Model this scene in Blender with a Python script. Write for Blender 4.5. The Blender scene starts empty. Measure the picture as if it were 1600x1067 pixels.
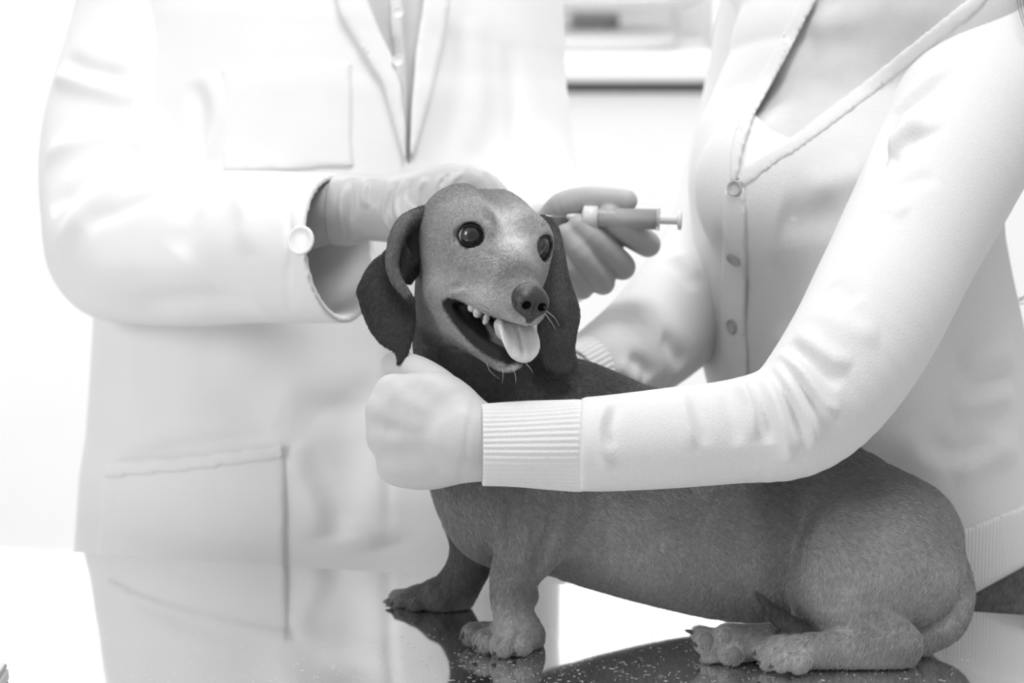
import bpy, math, random
import numpy as np
from mathutils import Vector, Matrix

random.seed(7)
RNG = np.random.default_rng(11)
scene = bpy.context.scene
COL = scene.collection

# ------------------------------------------------------------------ camera
TABLE_Z = 0.90
FPX = 1600 * 85 / 36.0
PITCH = math.radians(10.25)
CAM = np.array([0.0, 0.0, TABLE_Z + 0.58])
RT = np.array([1.0, 0.0, 0.0])
FW = np.array([0.0, math.cos(PITCH), -math.sin(PITCH)])
UP = np.array([0.0, math.sin(PITCH), math.cos(PITCH)])
cd = bpy.data.cameras.new('camera')
cam = bpy.data.objects.new('camera', cd)
COL.objects.link(cam)
cam.location = CAM
cam.rotation_euler = (math.pi / 2 - PITCH, 0, 0)
cd.lens = 85
cd.sensor_width = 36
cd.clip_start = 0.05
cd.dof.use_dof = True
cd.dof.focus_distance = 1.845
cd.dof.aperture_fstop = 5.0
scene.camera = cam

# ------------------------------------------------------------------ world, light, exposure
world = bpy.data.worlds.new('world')
scene.world = world
world.use_nodes = True
bg = world.node_tree.nodes['Background']
bg.inputs[0].default_value = (1, 1, 1, 1)
bg.inputs[1].default_value = 0.50
def area(name, loc, target, size, power):
    ld = bpy.data.lights.new(name, 'AREA')
    ld.shape = 'RECTANGLE'
    ld.size, ld.size_y = size
    ld.energy = power
    o = bpy.data.objects.new(name, ld)
    COL.objects.link(o)
    o.location = loc
    o.rotation_euler = (Vector(target) - Vector(loc)).to_track_quat('-Z', 'Y').to_euler()
    return o
area('ceiling_light_panel', (0.2, 1.5, 3.3), (0.1, 2.0, 0.9), (1.1, 0.8), 34)
area('left_soft_key', (-2.6, 0.2, 2.3), (0.1, 2.0, 1.0), (0.9, 1.2), 27)  # added soft key from the upper left; no window is built there
area('back_wall_fill', (0.0, 3.9, 3.3), (0.0, 4.6, 0.8), (3.5, 1.0), 90)  # added lamp that lifts the back wall to white, no fixture there
scene.view_settings.view_transform = 'Standard'
scene.view_settings.look = 'None'
scene.view_settings.gamma = 1.0
scene.view_settings.use_curve_mapping = False
scene.view_settings.exposure = 0.06

# ------------------------------------------------------------------ helpers: space
def q(u, v, d):
    """point seen at photo pixel (u, v), d metres in front of the lens (sculpting space: right, up, forward)"""
    return np.array([(u - 800) / FPX * d, (533.5 - v) / FPX * d, d])
def to_world(P):
    P = np.asarray(P, float)
    return CAM + P[..., 0:1] * RT + P[..., 1:2] * UP + P[..., 2:3] * FW
def to_cam(Wd):
    D = np.asarray(Wd, float) - CAM
    return np.stack([D @ RT, D @ UP, D @ FW], -1)
def tdepth(v, h=0.0):
    """depth at which a point of pixel row v lies h above the table top"""
    return (0.58 - h) / (math.sin(PITCH) + math.cos(PITCH) * (v - 533.5) / FPX)
def onT(u, v, h=0.0):
    return q(u, v, tdepth(v, h))

# ------------------------------------------------------------------ helpers: implicit sculpting
def smin(a, b, k):
    if k <= 0: return np.minimum(a, b)
    h = np.maximum(k - np.abs(a - b), 0) / k
    return np.minimum(a, b) - h * h * k * 0.25
def catmull(P, n):
    P = np.asarray(P, float)
    if n <= 1 or len(P) < 3: return P
    E = np.vstack([2 * P[0] - P[1], P, 2 * P[-1] - P[-2]])
    out = []
    for i in range(1, len(E) - 2):
        for j in range(n):
            t = j / n
            a, b, c, d = E[i - 1], E[i], E[i + 1], E[i + 2]
            out.append(0.5 * (2 * b + (c - a) * t + (2 * a - 5 * b + 4 * c - d) * t * t + (3 * b - a - 3 * c + d) * t ** 3))
    out.append(P[-1])
    return np.array(out)

class Field:
    def __init__(self, lo, hi, h):
        lo = np.asarray(lo, float); hi = np.asarray(hi, float)
        self.lo, self.h = lo, h
        self.n = np.ceil((hi - lo) / h).astype(int) + 1
        self.a = np.full(self.n, 1.0, np.float32)
    def reg(self, lo, hi, m):
        i0 = np.clip(np.floor((np.asarray(lo) - m - self.lo) / self.h).astype(int), 0, self.n)
        i1 = np.clip(np.ceil((np.asarray(hi) + m - self.lo) / self.h).astype(int) + 1, 0, self.n)
        if (i1 <= i0).any(): return None
        sl = tuple(slice(a, b) for a, b in zip(i0, i1))
        ax = [(self.lo[i] + np.arange(i0[i], i1[i]) * self.h).astype(np.float32) for i in range(3)]
        return sl, ax[0][:, None, None], ax[1][None, :, None], ax[2][None, None, :]
    def blend(self, sl, d, k, op):
        if op == 'u': self.a[sl] = smin(self.a[sl], d, k)
        else: self.a[sl] = -smin(-self.a[sl], d, k)
    def chain(self, pts, k=0.01, n=1, sq=None, op='u'):
        """tapered tube through (point, radius) pairs; sq=(axis, factor) stretches the cross-section along an axis"""
        A = catmull([list(p) + [r] for p, r in pts], n)
        R = A[:, 3]; P = A[:, :3]
        s = sq[1] if sq else 1.0
        ms = max(s, 1.0)
        m = k + 3 * self.h + (0.02 if op == 'u' else 0.0)
        rg = self.reg(P.min(0) - R.max() * ms, P.max(0) + R.max() * ms, m)
        if rg is None: return self
        sl, X, Y, Z = rg
        D = np.full(self.a[sl].shape, 9.0, np.float32)
        segs = [(0, 0)] if len(P) == 1 else [(i, i + 1) for i in range(len(P) - 1)]
        for i, j in segs:
            a, b = P[i], P[j]; ba = b - a; L2 = float(ba @ ba) + 1e-12
            mr = max(R[i], R[j]) * ms
            g2 = self.reg(np.minimum(a, b) - mr, np.maximum(a, b) + mr, m)
            if g2 is None: continue
            s2, x, y, z = g2
            loc = tuple(slice(p.start - o.start, p.stop - o.start) for p, o in zip(s2, sl))
            x = x - a[0]; y = y - a[1]; z = z - a[2]
            t = np.clip((x * ba[0] + y * ba[1] + z * ba[2]) / L2, 0, 1)
            dx = x - t * ba[0]; dy = y - t * ba[1]; dz = z - t * ba[2]
            l2 = dx * dx + dy * dy + dz * dz
            if sq:
                nx = sq[0]
                w = dx * nx[0] + dy * nx[1] + dz * nx[2]
                l2 = l2 + w * w * (1 / (s * s) - 1)
            d = np.sqrt(l2) - (R[i] + (R[j] - R[i]) * t)
            D[loc] = np.minimum(D[loc], d)
        self.blend(sl, D, k, op)
        return self
    def ell(self, c, rad, axes=None, k=0.01, op='u'):
        c = np.asarray(c, float); rad = np.asarray(rad, float)
        A = np.eye(3) if axes is None else np.asarray(axes, float)
        ext = np.sqrt(((A * rad[:, None]) ** 2).sum(0))
        rg = self.reg(c - ext, c + ext, k + 3 * self.h + (0.02 if op == 'u' else 0))
        if rg is None: return self
        sl, X, Y, Z = rg
        X = X - c[0]; Y = Y - c[1]; Z = Z - c[2]
        k0 = 0; k1 = 0
        for i in range(3):
            w = X * A[i, 0] + Y * A[i, 1] + Z * A[i, 2]
            k0 = k0 + (w / rad[i]) ** 2
            k1 = k1 + (w / rad[i] ** 2) ** 2
        k0 = np.sqrt(k0); k1 = np.sqrt(k1) + 1e-9
        d = k0 * (k0 - 1) / k1
        self.blend(sl, d.astype(np.float32), k, op)
        return self
    def sph(self, c, r, k=0.01, op='u'):
        return self.ell(c, (r, r, r), None, k, op)
    def sheet(self, poly, zs, th, k=0.006, rnd=0.004, op='u', frame=None):
        """curved slab: outline poly (right, up) in metres, mid-depth zs(x, y), half thickness th"""
        poly = np.asarray(poly, float)
        lo = poly.min(0); hi = poly.max(0)
        zz = [zs(px, py) for px, py in poly] + [zs(*((lo + hi) / 2))]
        thm = th if not callable(th) else 0.02
        rg = self.reg([lo[0], lo[1], min(zz) - thm - 0.02], [hi[0], hi[1], max(zz) + thm + 0.02], k + 3 * self.h + 0.01)
        sl, X, Y, Z = rg
        x = X[:, :, 0]; y = Y[:, :, 0]
        x, y = np.broadcast_arrays(x, y)
        d2 = np.full(x.shape, 1e9); sgn = np.ones(x.shape)
        nP = len(poly); j = nP - 1
        for i in range(nP):
            e = poly[j] - poly[i]; wx = x - poly[i][0]; wy = y - poly[i][1]
            t = np.clip((wx * e[0] + wy * e[1]) / (e @ e + 1e-12), 0, 1)
            bx = wx - e[0] * t; by = wy - e[1] * t
            d2 = np.minimum(d2, bx * bx + by * by)
            c1 = y >= poly[i][1]; c2 = y < poly[j][1]; c3 = e[0] * wy > e[1] * wx
            flip = (c1 & c2 & c3) | (~c1 & ~c2 & ~c3)
            sgn = np.where(flip, -sgn, sgn)
            j = i
        dd = (np.sqrt(d2) * sgn).astype(np.float32)[:, :, None]
        t_ = th if not callable(th) else th(x, y)[:, :, None]
        dz = np.abs(Z - np.asarray(zs(x, y), np.float32)[:, :, None]) - t_
        a = dd + rnd; b = dz + rnd
        d = np.minimum(np.maximum(a, b), 0) + np.sqrt(np.maximum(a, 0) ** 2 + np.maximum(b, 0) ** 2) - rnd
        self.blend(sl, d.astype(np.float32), k, op)
        return self
    def plane_cut(self, nrm, off):
        """remove everything where p.nrm > off"""
        nrm = np.asarray(nrm, float)
        ax = [(self.lo[i] + np.arange(self.n[i]) * self.h).astype(np.float32) for i in range(3)]
        d = ax[0][:, None, None] * nrm[0] + ax[1][None, :, None] * nrm[1] + ax[2][None, None, :] * nrm[2] - off
        self.a = np.maximum(self.a, d.astype(np.float32))
        return self
    def mesh(self, smooth=2):
        a = self.a
        a[0] = a[-1] = 1; a[:, 0] = a[:, -1] = 1; a[:, :, 0] = a[:, :, -1] = 1
        s = a < 0
        cnt = np.zeros(np.array(a.shape) - 1, np.int8)
        for i in (0, 1):
            for j in (0, 1):
                for k in (0, 1):
                    cnt += s[i:a.shape[0] - 1 + i, j:a.shape[1] - 1 + j, k:a.shape[2] - 1 + k]
        act = (cnt > 0) & (cnt < 8)
        idx = np.argwhere(act)
        vid = np.full(act.shape, -1, np.int32)
        vid[act] = np.arange(len(idx))
        co = [(i, j, k) for i in (0, 1) for j in (0, 1) for k in (0, 1)]
        cv = np.stack([a[idx[:, 0] + i, idx[:, 1] + j, idx[:, 2] + k] for i, j, k in co], 1)
        cp = np.array(co, float)
        acc = np.zeros((len(idx), 3)); num = np.zeros(len(idx))
        for p in range(8):
            for r in range(p + 1, 8):
                if np.abs(cp[p] - cp[r]).sum() != 1: continue
                va, vb = cv[:, p], cv[:, r]
                mk = (va < 0) != (vb < 0)
                t = np.where(mk, va / np.where(mk, va - vb, 1), 0)
                acc += np.where(mk[:, None], cp[p] + t[:, None] * (cp[r] - cp[p]), 0)
                num += mk
        V = self.lo + (idx + acc / num[:, None]) * self.h
        Fs = []
        for ax in range(3):
            o1, o2 = [(1, 2), (2, 0), (0, 1)][ax]
            sl0 = [slice(None)] * 3; sl1 = [slice(None)] * 3
            sl0[ax] = slice(0, -1); sl1[ax] = slice(1, None)
            s0 = s[tuple(sl0)]; s1 = s[tuple(sl1)]
            for inside, pos in ((s0 & ~s1, True), (~s0 & s1, False)):
                e = np.argwhere(inside)
                e = e[(e[:, o1] > 0) & (e[:, o2] > 0) & (e[:, o1] < act.shape[o1]) & (e[:, o2] < act.shape[o2])]
                if not len(e): continue
                def cell(d1, d2):
                    c = e.copy(); c[:, o1] -= d1; c[:, o2] -= d2
                    return vid[c[:, 0], c[:, 1], c[:, 2]]
                qd = np.stack([cell(1, 1), cell(0, 1), cell(0, 0), cell(1, 0)], 1)
                # sculpting space is left-handed, so the winding is flipped for the world
                Fs.append(qd[:, ::-1] if pos else qd)
        F = np.concatenate(Fs)
        F = F[(F >= 0).all(1)]
        V = lap(V, F, smooth)
        return V, F

def poly_sd(u, v, poly):
    poly = np.asarray(poly, float)
    d2 = np.full(u.shape, 1e9); sgn = np.ones(u.shape)
    j = len(poly) - 1
    for i in range(len(poly)):
        e = poly[j] - poly[i]; wx = u - poly[i][0]; wy = v - poly[i][1]
        t = np.clip((wx * e[0] + wy * e[1]) / (e @ e + 1e-12), 0, 1)
        d2 = np.minimum(d2, (wx - e[0] * t) ** 2 + (wy - e[1] * t) ** 2)
        c1 = v >= poly[i][1]; c2 = v < poly[j][1]; c3 = e[0] * wy > e[1] * wx
        sgn = np.where((c1 & c2 & c3) | (~c1 & ~c2 & ~c3), -sgn, sgn)
        j = i
    return np.sqrt(d2) * sgn
def prism_block(f, poly, d0, d1):
    """grid block of field f around a garment panel whose outline is given by sight lines, between depths d0 and d1"""
    C = np.array([q(u, v, d) for u, v in poly for d in (d0, d1)])
    sl, X, Y, Z = f.reg(C.min(0), C.max(0), 3 * f.h)
    U = 800 + FPX * X / Z; Vv = 533.5 - FPX * Y / Z
    U, Vv = np.broadcast_arrays(U, Vv)
    pr = poly_sd(U, Vv, poly) * (np.broadcast_to(Z, U.shape) / FPX)
    zr = np.maximum(d0 - Z, Z - d1)
    return sl, np.maximum(pr, zr).astype(np.float32)
def carve(f, poly, d0, d1, k=0.002):
    sl, pr = prism_block(f, poly, d0, d1)
    f.a[sl] = -smin(-f.a[sl], pr, k)
def patch(f, poly, d0, d1, t0, t1, smooth=1, rnd=0.0015):
    """a cloth panel lying on field f between offsets t0 and t1 of its surface"""
    sl, pr = prism_block(f, poly, d0, d1)
    a = f.a[sl]
    sh = np.maximum(t0 - a, a - t1)
    A = sh + rnd; B = pr + rnd
    d = np.minimum(np.maximum(A, B), 0) + np.sqrt(np.maximum(A, 0) ** 2 + np.maximum(B, 0) ** 2) - rnd
    g = Field.__new__(Field)
    g.h = f.h; g.lo = f.lo + np.array([s.start for s in sl]) * f.h
    g.n = np.array(a.shape); g.a = d.astype(np.float32)
    return g.mesh(smooth)

def lap(V, F, n, w=0.5):
    if n <= 0: return V
    E = np.concatenate([F[:, [0, 1]], F[:, [1, 2]], F[:, [2, 3]], F[:, [3, 0]]])
    deg = np.bincount(E[:, 0], minlength=len(V)) + np.bincount(E[:, 1], minlength=len(V)) + 1e-9
    for it in range(n):
        for ww in (w, -w * 1.02):
            S = np.zeros_like(V)
            for c in range(3):
                S[:, c] = np.bincount(E[:, 0], V[E[:, 1], c], len(V)) + np.bincount(E[:, 1], V[E[:, 0], c], len(V))
            V = V + ww * (S / deg[:, None] - V)
    return V
def vnormals(V, F):
    n = -np.cross(V[F[:, 2]] - V[F[:, 0]], V[F[:, 3]] - V[F[:, 1]])   # outward in sculpting space
    N = np.zeros_like(V)
    for c in range(3):
        for k in range(4):
            N[:, c] += np.bincount(F[:, k], n[:, c], len(V))
    return N / (np.linalg.norm(N, axis=1, keepdims=True) + 1e-12)
def joinm(*ms):
    Vs, Fs, o = [], [], 0
    for V, F in ms:
        Vs.append(V); Fs.append(F + o); o += len(V)
    return np.concatenate(Vs), np.concatenate(Fs)

def surf_pt(V, N, u, v, uv=None):
    """where the sight line of a photo pixel first meets the mesh: an anchor for a fold or seam"""
    if uv is None: uv = (800 + FPX * V[:, 0] / V[:, 2], 533.5 - FPX * V[:, 1] / V[:, 2])
    for w in (6, 12, 25, 60, 400):
        idx = np.nonzero((np.abs(uv[0] - u) < w) & (np.abs(uv[1] - v) < w))[0]
        if len(idx) > 4: break
    d = (uv[0][idx] - u) ** 2 + (uv[1][idx] - v) ** 2
    o = idx[np.argsort(d)[:40]]
    return V[o[np.argmin(V[o, 2])]]
def dist_poly(V, P):
    """distance of each vertex to a 3D polyline, and the running parameter there"""
    best = np.full(len(V), 9.0); par = np.zeros(len(V))
    for i in range(len(P) - 1):
        a, b = P[i], P[i + 1]; ba = b - a
        t = np.clip((V - a) @ ba / (ba @ ba + 1e-12), 0, 1)
        d = np.linalg.norm(V - a - t[:, None] * ba, axis=1)
        m = d < best
        best[m] = d[m]; par[m] = (i + t[m]) / (len(P) - 1)
    return best, par
def folds(V, F, specs, gain=1.0):
    """raise (amp > 0) or press in (amp < 0) soft folds along lines on the surface. spec: (pixels, amp m, half width m)"""
    N = vnormals(V, F)
    D = np.zeros(len(V))
    uv = (800 + FPX * V[:, 0] / V[:, 2], 533.5 - FPX * V[:, 1] / V[:, 2])
    for px, amp, wd in specs:
        P = catmull(np.array([surf_pt(V, N, u, v, uv) for u, v in px]), 4)
        m = 3 * wd
        idx = np.nonzero(((V > P.min(0) - m) & (V < P.max(0) + m)).all(1))[0]
        d, t = dist_poly(V[idx], P)
        fade = np.sin(np.clip(np.minimum(t, 1 - t) / 0.3, 0, 1) * math.pi / 2)
        D[idx] += gain * amp * np.exp(-(d / wd) ** 2) * fade
    return V + N * D[:, None]
def wave(V, seed, freq, n=6):
    r = np.random.default_rng(seed)
    o = np.zeros(len(V))
    for i in range(n):
        k = r.normal(size=3); k *= freq * r.uniform(0.6, 1.5) / np.linalg.norm(k)
        o += np.sin(V @ k + r.uniform(0, 6.28))
    return o / n

# ------------------------------------------------------------------ helpers: objects
def empty(name, loc_world):
    o = bpy.data.objects.new(name, None)
    COL.objects.link(o)
    o.location = loc_world
    o.empty_display_size = 0.05
    return o
def tag(o, label=None, cat=None, group=None, kind=None):
    if label: o['label'] = label
    if cat: o['category'] = cat
    if group: o['group'] = group
    if kind: o['kind'] = kind
    return o
def raw_mesh(name, Vw, F, smooth=True):
    me = bpy.data.meshes.new(name)
    Vw = np.asarray(Vw, np.float32)
    if isinstance(F, np.ndarray):
        k = F.shape[1]
        me.vertices.add(len(Vw)); me.vertices.foreach_set('co', Vw.ravel())
        me.loops.add(F.size); me.loops.foreach_set('vertex_index', F.astype(np.int32).ravel())
        me.polygons.add(len(F))
        me.polygons.foreach_set('loop_start', np.arange(0, F.size, k, dtype=np.int32))
        me.update(calc_edges=True)
    else:
        me.from_pydata([tuple(map(float, v)) for v in Vw], [], F)
    if smooth: me.polygons.foreach_set('use_smooth', np.ones(len(me.polygons), bool))
    me.validate(); me.update()
    return me
def obj(name, VF, mat, parent=None, tone=None, world=False, smooth=True):
    """one mesh object from sculpting-space (or world) vertices; its origin is its parent's origin, or its own base"""
    V, F = VF
    Wd = np.asarray(V, float) if world else to_world(V)
    if parent is not None:
        base = np.array(parent_world(parent))
    else:
        base = np.array([(Wd[:, 0].min() + Wd[:, 0].max()) / 2, (Wd[:, 1].min() + Wd[:, 1].max()) / 2, Wd[:, 2].min()])
    me = raw_mesh(name, Wd - base, F, smooth)
    if tone is not None:
        at = me.attributes.new('tone', 'FLOAT', 'POINT')
        at.data.foreach_set('value', np.asarray(tone, np.float32))
    me.materials.append(mat)
    o = bpy.data.objects.new(name, me)
    COL.objects.link(o)
    if parent is not None: o.parent = parent
    else: o.location = base
    return o
def parent_world(p):
    l = Vector((0, 0, 0))
    while p is not None:
        l += p.location; p = p.parent
    return l
def box_vf(lo, hi, bev=0.0, seg=2):
    """bevelled box in world space"""
    import bmesh
    bm = bmesh.new()
    bmesh.ops.create_cube(bm, size=1)
    lo = np.array(lo, float); hi = np.array(hi, float)
    for v in bm.verts:
        v.co = Vector([(lo[i] + hi[i]) / 2 + v.co[i] * (hi[i] - lo[i]) for i in range(3)])
    if bev > 0:
        bmesh.ops.bevel(bm, geom=list(bm.edges), offset=bev, segments=seg, profile=0.5, affect='EDGES')
    bm.verts.ensure_lookup_table()
    V = np.array([v.co[:] for v in bm.verts]); F = [[v.index for v in f.verts] for f in bm.faces]
    bm.verts.index_update()
    F = [[v.index for v in f.verts] for f in bm.faces]
    bm.free()
    return V, F
def box(name, lo, hi, mat, parent=None, bev=0.004, rot=None):
    V, F = box_vf(lo, hi, bev)
    o = obj(name, (V, F), mat, parent, world=True, smooth=False)
    return o
def lathe(profile, n=24):
    """profile: list of (radius, height) -> mesh around +z"""
    V, F = [], []
    for r, z in profile:
        for i in range(n):
            a = 2 * math.pi * i / n
            V.append((r * math.cos(a), r * math.sin(a), z))
    for j in range(len(profile) - 1):
        for i in range(n):
            F.append([j * n + i, j * n + (i + 1) % n, (j + 1) * n + (i + 1) % n, (j + 1) * n + i])
    F.append(list(range(n))[::-1]); F.append([(len(profile) - 1) * n + i for i in range(n)])
    return np.array(V), F
def frame_z(axis, hint=(0, 0, 1)):
    """rotation matrix whose third column is axis (world space)"""
    z = np.asarray(axis, float); z = z / np.linalg.norm(z)
    x = np.cross(hint, z)
    if np.linalg.norm(x) < 1e-4: x = np.cross((1, 0, 0), z)
    x = x / np.linalg.norm(x)
    return np.stack([x, np.cross(z, x), z], 1)

# ------------------------------------------------------------------ helpers: materials (monochrome scene)
MATS = {}
def mat(name, g=0.5, rough=0.5, metal=0.0, bump=None, var=None, tone=False, spec=0.5, sheen=0.0, sss=0.0,
        coat=0.0, trans=0.0, alpha=1.0, noise_stretch=None, ior=1.45):
    if name in MATS: return MATS[name]
    m = bpy.data.materials.new(name)
    m.use_nodes = True
    nt = m.node_tree; N = nt.nodes; L = nt.links
    b = N['Principled BSDF']
    b.inputs['Roughness'].default_value = rough
    b.inputs['Metallic'].default_value = metal
    b.inputs['Specular IOR Level'].default_value = spec
    b.inputs['Sheen Weight'].default_value = sheen
    b.inputs['Sheen Roughness'].default_value = 0.5
    b.inputs['Coat Weight'].default_value = coat
    b.inputs['Coat Roughness'].default_value = 0.03
    b.inputs['Transmission Weight'].default_value = trans
    b.inputs['IOR'].default_value = ior
    b.inputs['Alpha'].default_value = alpha
    if sss > 0:
        b.inputs['Subsurface Weight'].default_value = sss
        b.inputs['Subsurface Radius'].default_value = (0.006, 0.006, 0.006)
        b.inputs['Subsurface Scale'].default_value = 1.0
    tc = N.new('ShaderNodeTexCoord')
    src = None
    if tone:
        at = N.new('ShaderNodeAttribute'); at.attribute_name = 'tone'
        src = at.outputs['Fac']
    else:
        vn = N.new('ShaderNodeValue'); vn.outputs[0].default_value = g
        src = vn.outputs[0]
    if var:
        amt, sc = var
        no = N.new('ShaderNodeTexNoise'); no.inputs['Scale'].default_value = sc
        no.inputs['Detail'].default_value = 4
        mp = N.new('ShaderNodeMapping')
        if noise_stretch: mp.inputs['Scale'].default_value = noise_stretch
        L.new(tc.outputs['Object'], mp.inputs[0]); L.new(mp.outputs[0], no.inputs['Vector'])
        mr = N.new('ShaderNodeMapRange')
        mr.inputs[1].default_value = 0.3; mr.inputs[2].default_value = 0.7
        mr.inputs[3].default_value = 1 - amt; mr.inputs[4].default_value = 1 + amt
        L.new(no.outputs['Fac'], mr.inputs[0])
        mu = N.new('ShaderNodeMath'); mu.operation = 'MULTIPLY'
        L.new(src, mu.inputs[0]); L.new(mr.outputs[0], mu.inputs[1])
        src = mu.outputs[0]
    cc = N.new('ShaderNodeCombineColor')
    for i in range(3): L.new(src, cc.inputs[i])
    L.new(cc.outputs[0], b.inputs['Base Color'])
    if bump:
        st, sc = bump[:2]
        no = N.new('ShaderNodeTexNoise'); no.inputs['Scale'].default_value = sc
        no.inputs['Detail'].default_value = 3
        mp = N.new('ShaderNodeMapping')
        if len(bump) > 2: mp.inputs['Scale'].default_value = bump[2]
        L.new(tc.outputs['Object'], mp.inputs[0]); L.new(mp.outputs[0], no.inputs['Vector'])
        bp = N.new('ShaderNodeBump'); bp.inputs['Strength'].default_value = st
        bp.inputs['Distance'].default_value = 0.002
        L.new(no.outputs['Fac'], bp.inputs['Height']); L.new(bp.outputs[0], b.inputs['Normal'])
    MATS[name] = m
    return m

# ------------------------------------------------------------------ materials
m_wall = mat('white_wall_paint', 0.88, 0.7, var=(0.02, 3))
m_floor = mat('pale_floor', 0.72, 0.4, var=(0.05, 6))
m_coat = mat('white_coat_cotton', 0.83, 0.8, bump=(0.12, 900), var=(0.015, 20), sheen=0.1)
m_knit = mat('cream_fine_knit', 0.75, 0.85, bump=(0.35, 1100, (1, 1, 0.5)), var=(0.03, 700), sheen=0.25)
m_cami = mat('white_jersey', 0.84, 0.8, bump=(0.1, 900))
m_skin = mat('fair_skin', 0.58, 0.5, bump=(0.12, 350), var=(0.05, 40), sss=0.35)
m_skin_vet = mat('shade_toned_skin', 0.42, 0.5, bump=(0.12, 350), var=(0.05, 40), sss=0.25)  # skin toned down to stand in for shade on the syringe hand
m_glove = mat('latex_glove', 0.50, 0.42, bump=(0.12, 120), var=(0.04, 25), sss=0.15)
m_shirt = mat('striped_shirt', 0.55, 0.8)
m_jeans = mat('denim', 0.17, 0.85, var=(0.35, 260, ), bump=(0.5, 500), noise_stretch=(2.2, 1, 0.5))
m_trouser = mat('dark_trousers', 0.2, 0.8)
m_shoe = mat('dark_shoe_leather', 0.06, 0.4)
m_hair = mat('brown_hair', 0.10, 0.5)
m_button = mat('pearl_button', 0.42, 0.3)
m_wbutton = mat('white_button', 0.85, 0.3)
m_plastic = mat('clear_syringe_plastic', 0.95, 0.1, trans=0.75, ior=1.3)
m_wplastic = mat('white_plastic', 0.72, 0.35)
m_rubber = mat('dark_rubber', 0.05, 0.5)
m_steelneedle = mat('needle_steel', 0.6, 0.25, metal=1)
m_grey = mat('grey_plastic', 0.5, 0.5)
m_lgrey = mat('light_grey_enamel', 0.68, 0.4)
m_dgrey = mat('painted_shade_grey', 0.13, 0.6)
m_white = mat('white_laminate', 0.88, 0.4)
m_steelleg = mat('brushed_steel', 0.55, 0.3, metal=1)
m_fur = mat('short_dog_fur', tone=True, rough=0.62, bump=(0.5, 420), var=(0.15, 260), sheen=0.04, spec=0.3)
m_nose = mat('dog_nose_leather', 0.035, 0.32, bump=(0.25, 900), spec=0.6)
m_tongue = mat('dog_tongue', 0.60, 0.28, bump=(0.5, 500), sss=0.3, spec=0.6)
m_tooth = mat('dog_tooth', 0.62, 0.25, spec=0.6)
m_lid = mat('eyelid_skin', 0.012, 0.35, spec=0.5)
m_claw = mat('dog_claw', 0.07, 0.4)
m_pad = mat('paw_pad_leather', 0.19, 0.6, bump=(0.6, 600))
m_whisker = mat('whisker_hair', 0.5, 0.4)
m_dark_whisker = mat('dark_whisker_hair', 0.03, 0.4)
m_shed = mat('shed_hair', 0.85, 0.6)

def make_rib():
    m = mat('cream_rib_knit', 0.76, 0.85, sheen=0.25)
    N = m.node_tree.nodes; L = m.node_tree.links
    tc = N.new('ShaderNodeTexCoord'); w = N.new('ShaderNodeTexWave')
    w.wave_type = 'BANDS'; w.bands_direction = 'X'
    w.inputs['Scale'].default_value = 105; w.inputs['Distortion'].default_value = 0.3
    L.new(tc.outputs['Object'], w.inputs['Vector'])
    bp = N.new('ShaderNodeBump'); bp.inputs['Strength'].default_value = 0.5; bp.inputs['Distance'].default_value = 0.001
    L.new(w.outputs['Fac'], bp.inputs['Height']); L.new(bp.outputs[0], N['Principled BSDF'].inputs['Normal'])
    return m
m_rib = make_rib()

def make_steel_top():
    m = bpy.data.materials.new('polished_steel_top'); m.use_nodes = True
    N = m.node_tree.nodes; L = m.node_tree.links
    b = N['Principled BSDF']
    b.inputs['Metallic'].default_value = 1.0
    b.inputs['Base Color'].default_value = (0.87, 0.87, 0.87, 1)
    tc = N.new('ShaderNodeTexCoord')
    n1 = N.new('ShaderNodeTexNoise'); n1.inputs['Scale'].default_value = 9; n1.inputs['Detail'].default_value = 5
    L.new(tc.outputs['Object'], n1.inputs['Vector'])
    mr = N.new('ShaderNodeMapRange'); mr.inputs[3].default_value = 0.04; mr.inputs[4].default_value = 0.11
    L.new(n1.outputs['Fac'], mr.inputs[0]); L.new(mr.outputs[0], b.inputs['Roughness'])
    n2 = N.new('ShaderNodeTexNoise'); n2.inputs['Scale'].default_value = 14
    L.new(tc.outputs['Object'], n2.inputs['Vector'])
    bp = N.new('ShaderNodeBump'); bp.inputs['Strength'].default_value = 0.04; bp.inputs['Distance'].default_value = 0.004
    L.new(n2.outputs['Fac'], bp.inputs['Height']); L.new(bp.outputs[0], b.inputs['Normal'])
    return m
m_steel = make_steel_top()

# ------------------------------------------------------------------ the room
floor = box('floor', (-3.2, -1.2, -0.05), (3.2, 5.2, 0.0), m_floor, bev=0)
tag(floor, 'pale smooth floor under the table', 'floor', kind='structure')
wall = box('wall_back', (-3.2, 5.1, 0.0), (3.2, 5.2, 3.0), m_wall, bev=0)
tag(wall, 'bright white back wall behind the people', 'wall', kind='structure')
bb = box('baseboard_back', (-3.2, 5.085, 0.0), (3.2, 5.1, 0.09), m_white, bev=0.003)
tag(bb, 'white baseboard along the back wall', 'baseboard', kind='structure')

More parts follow.
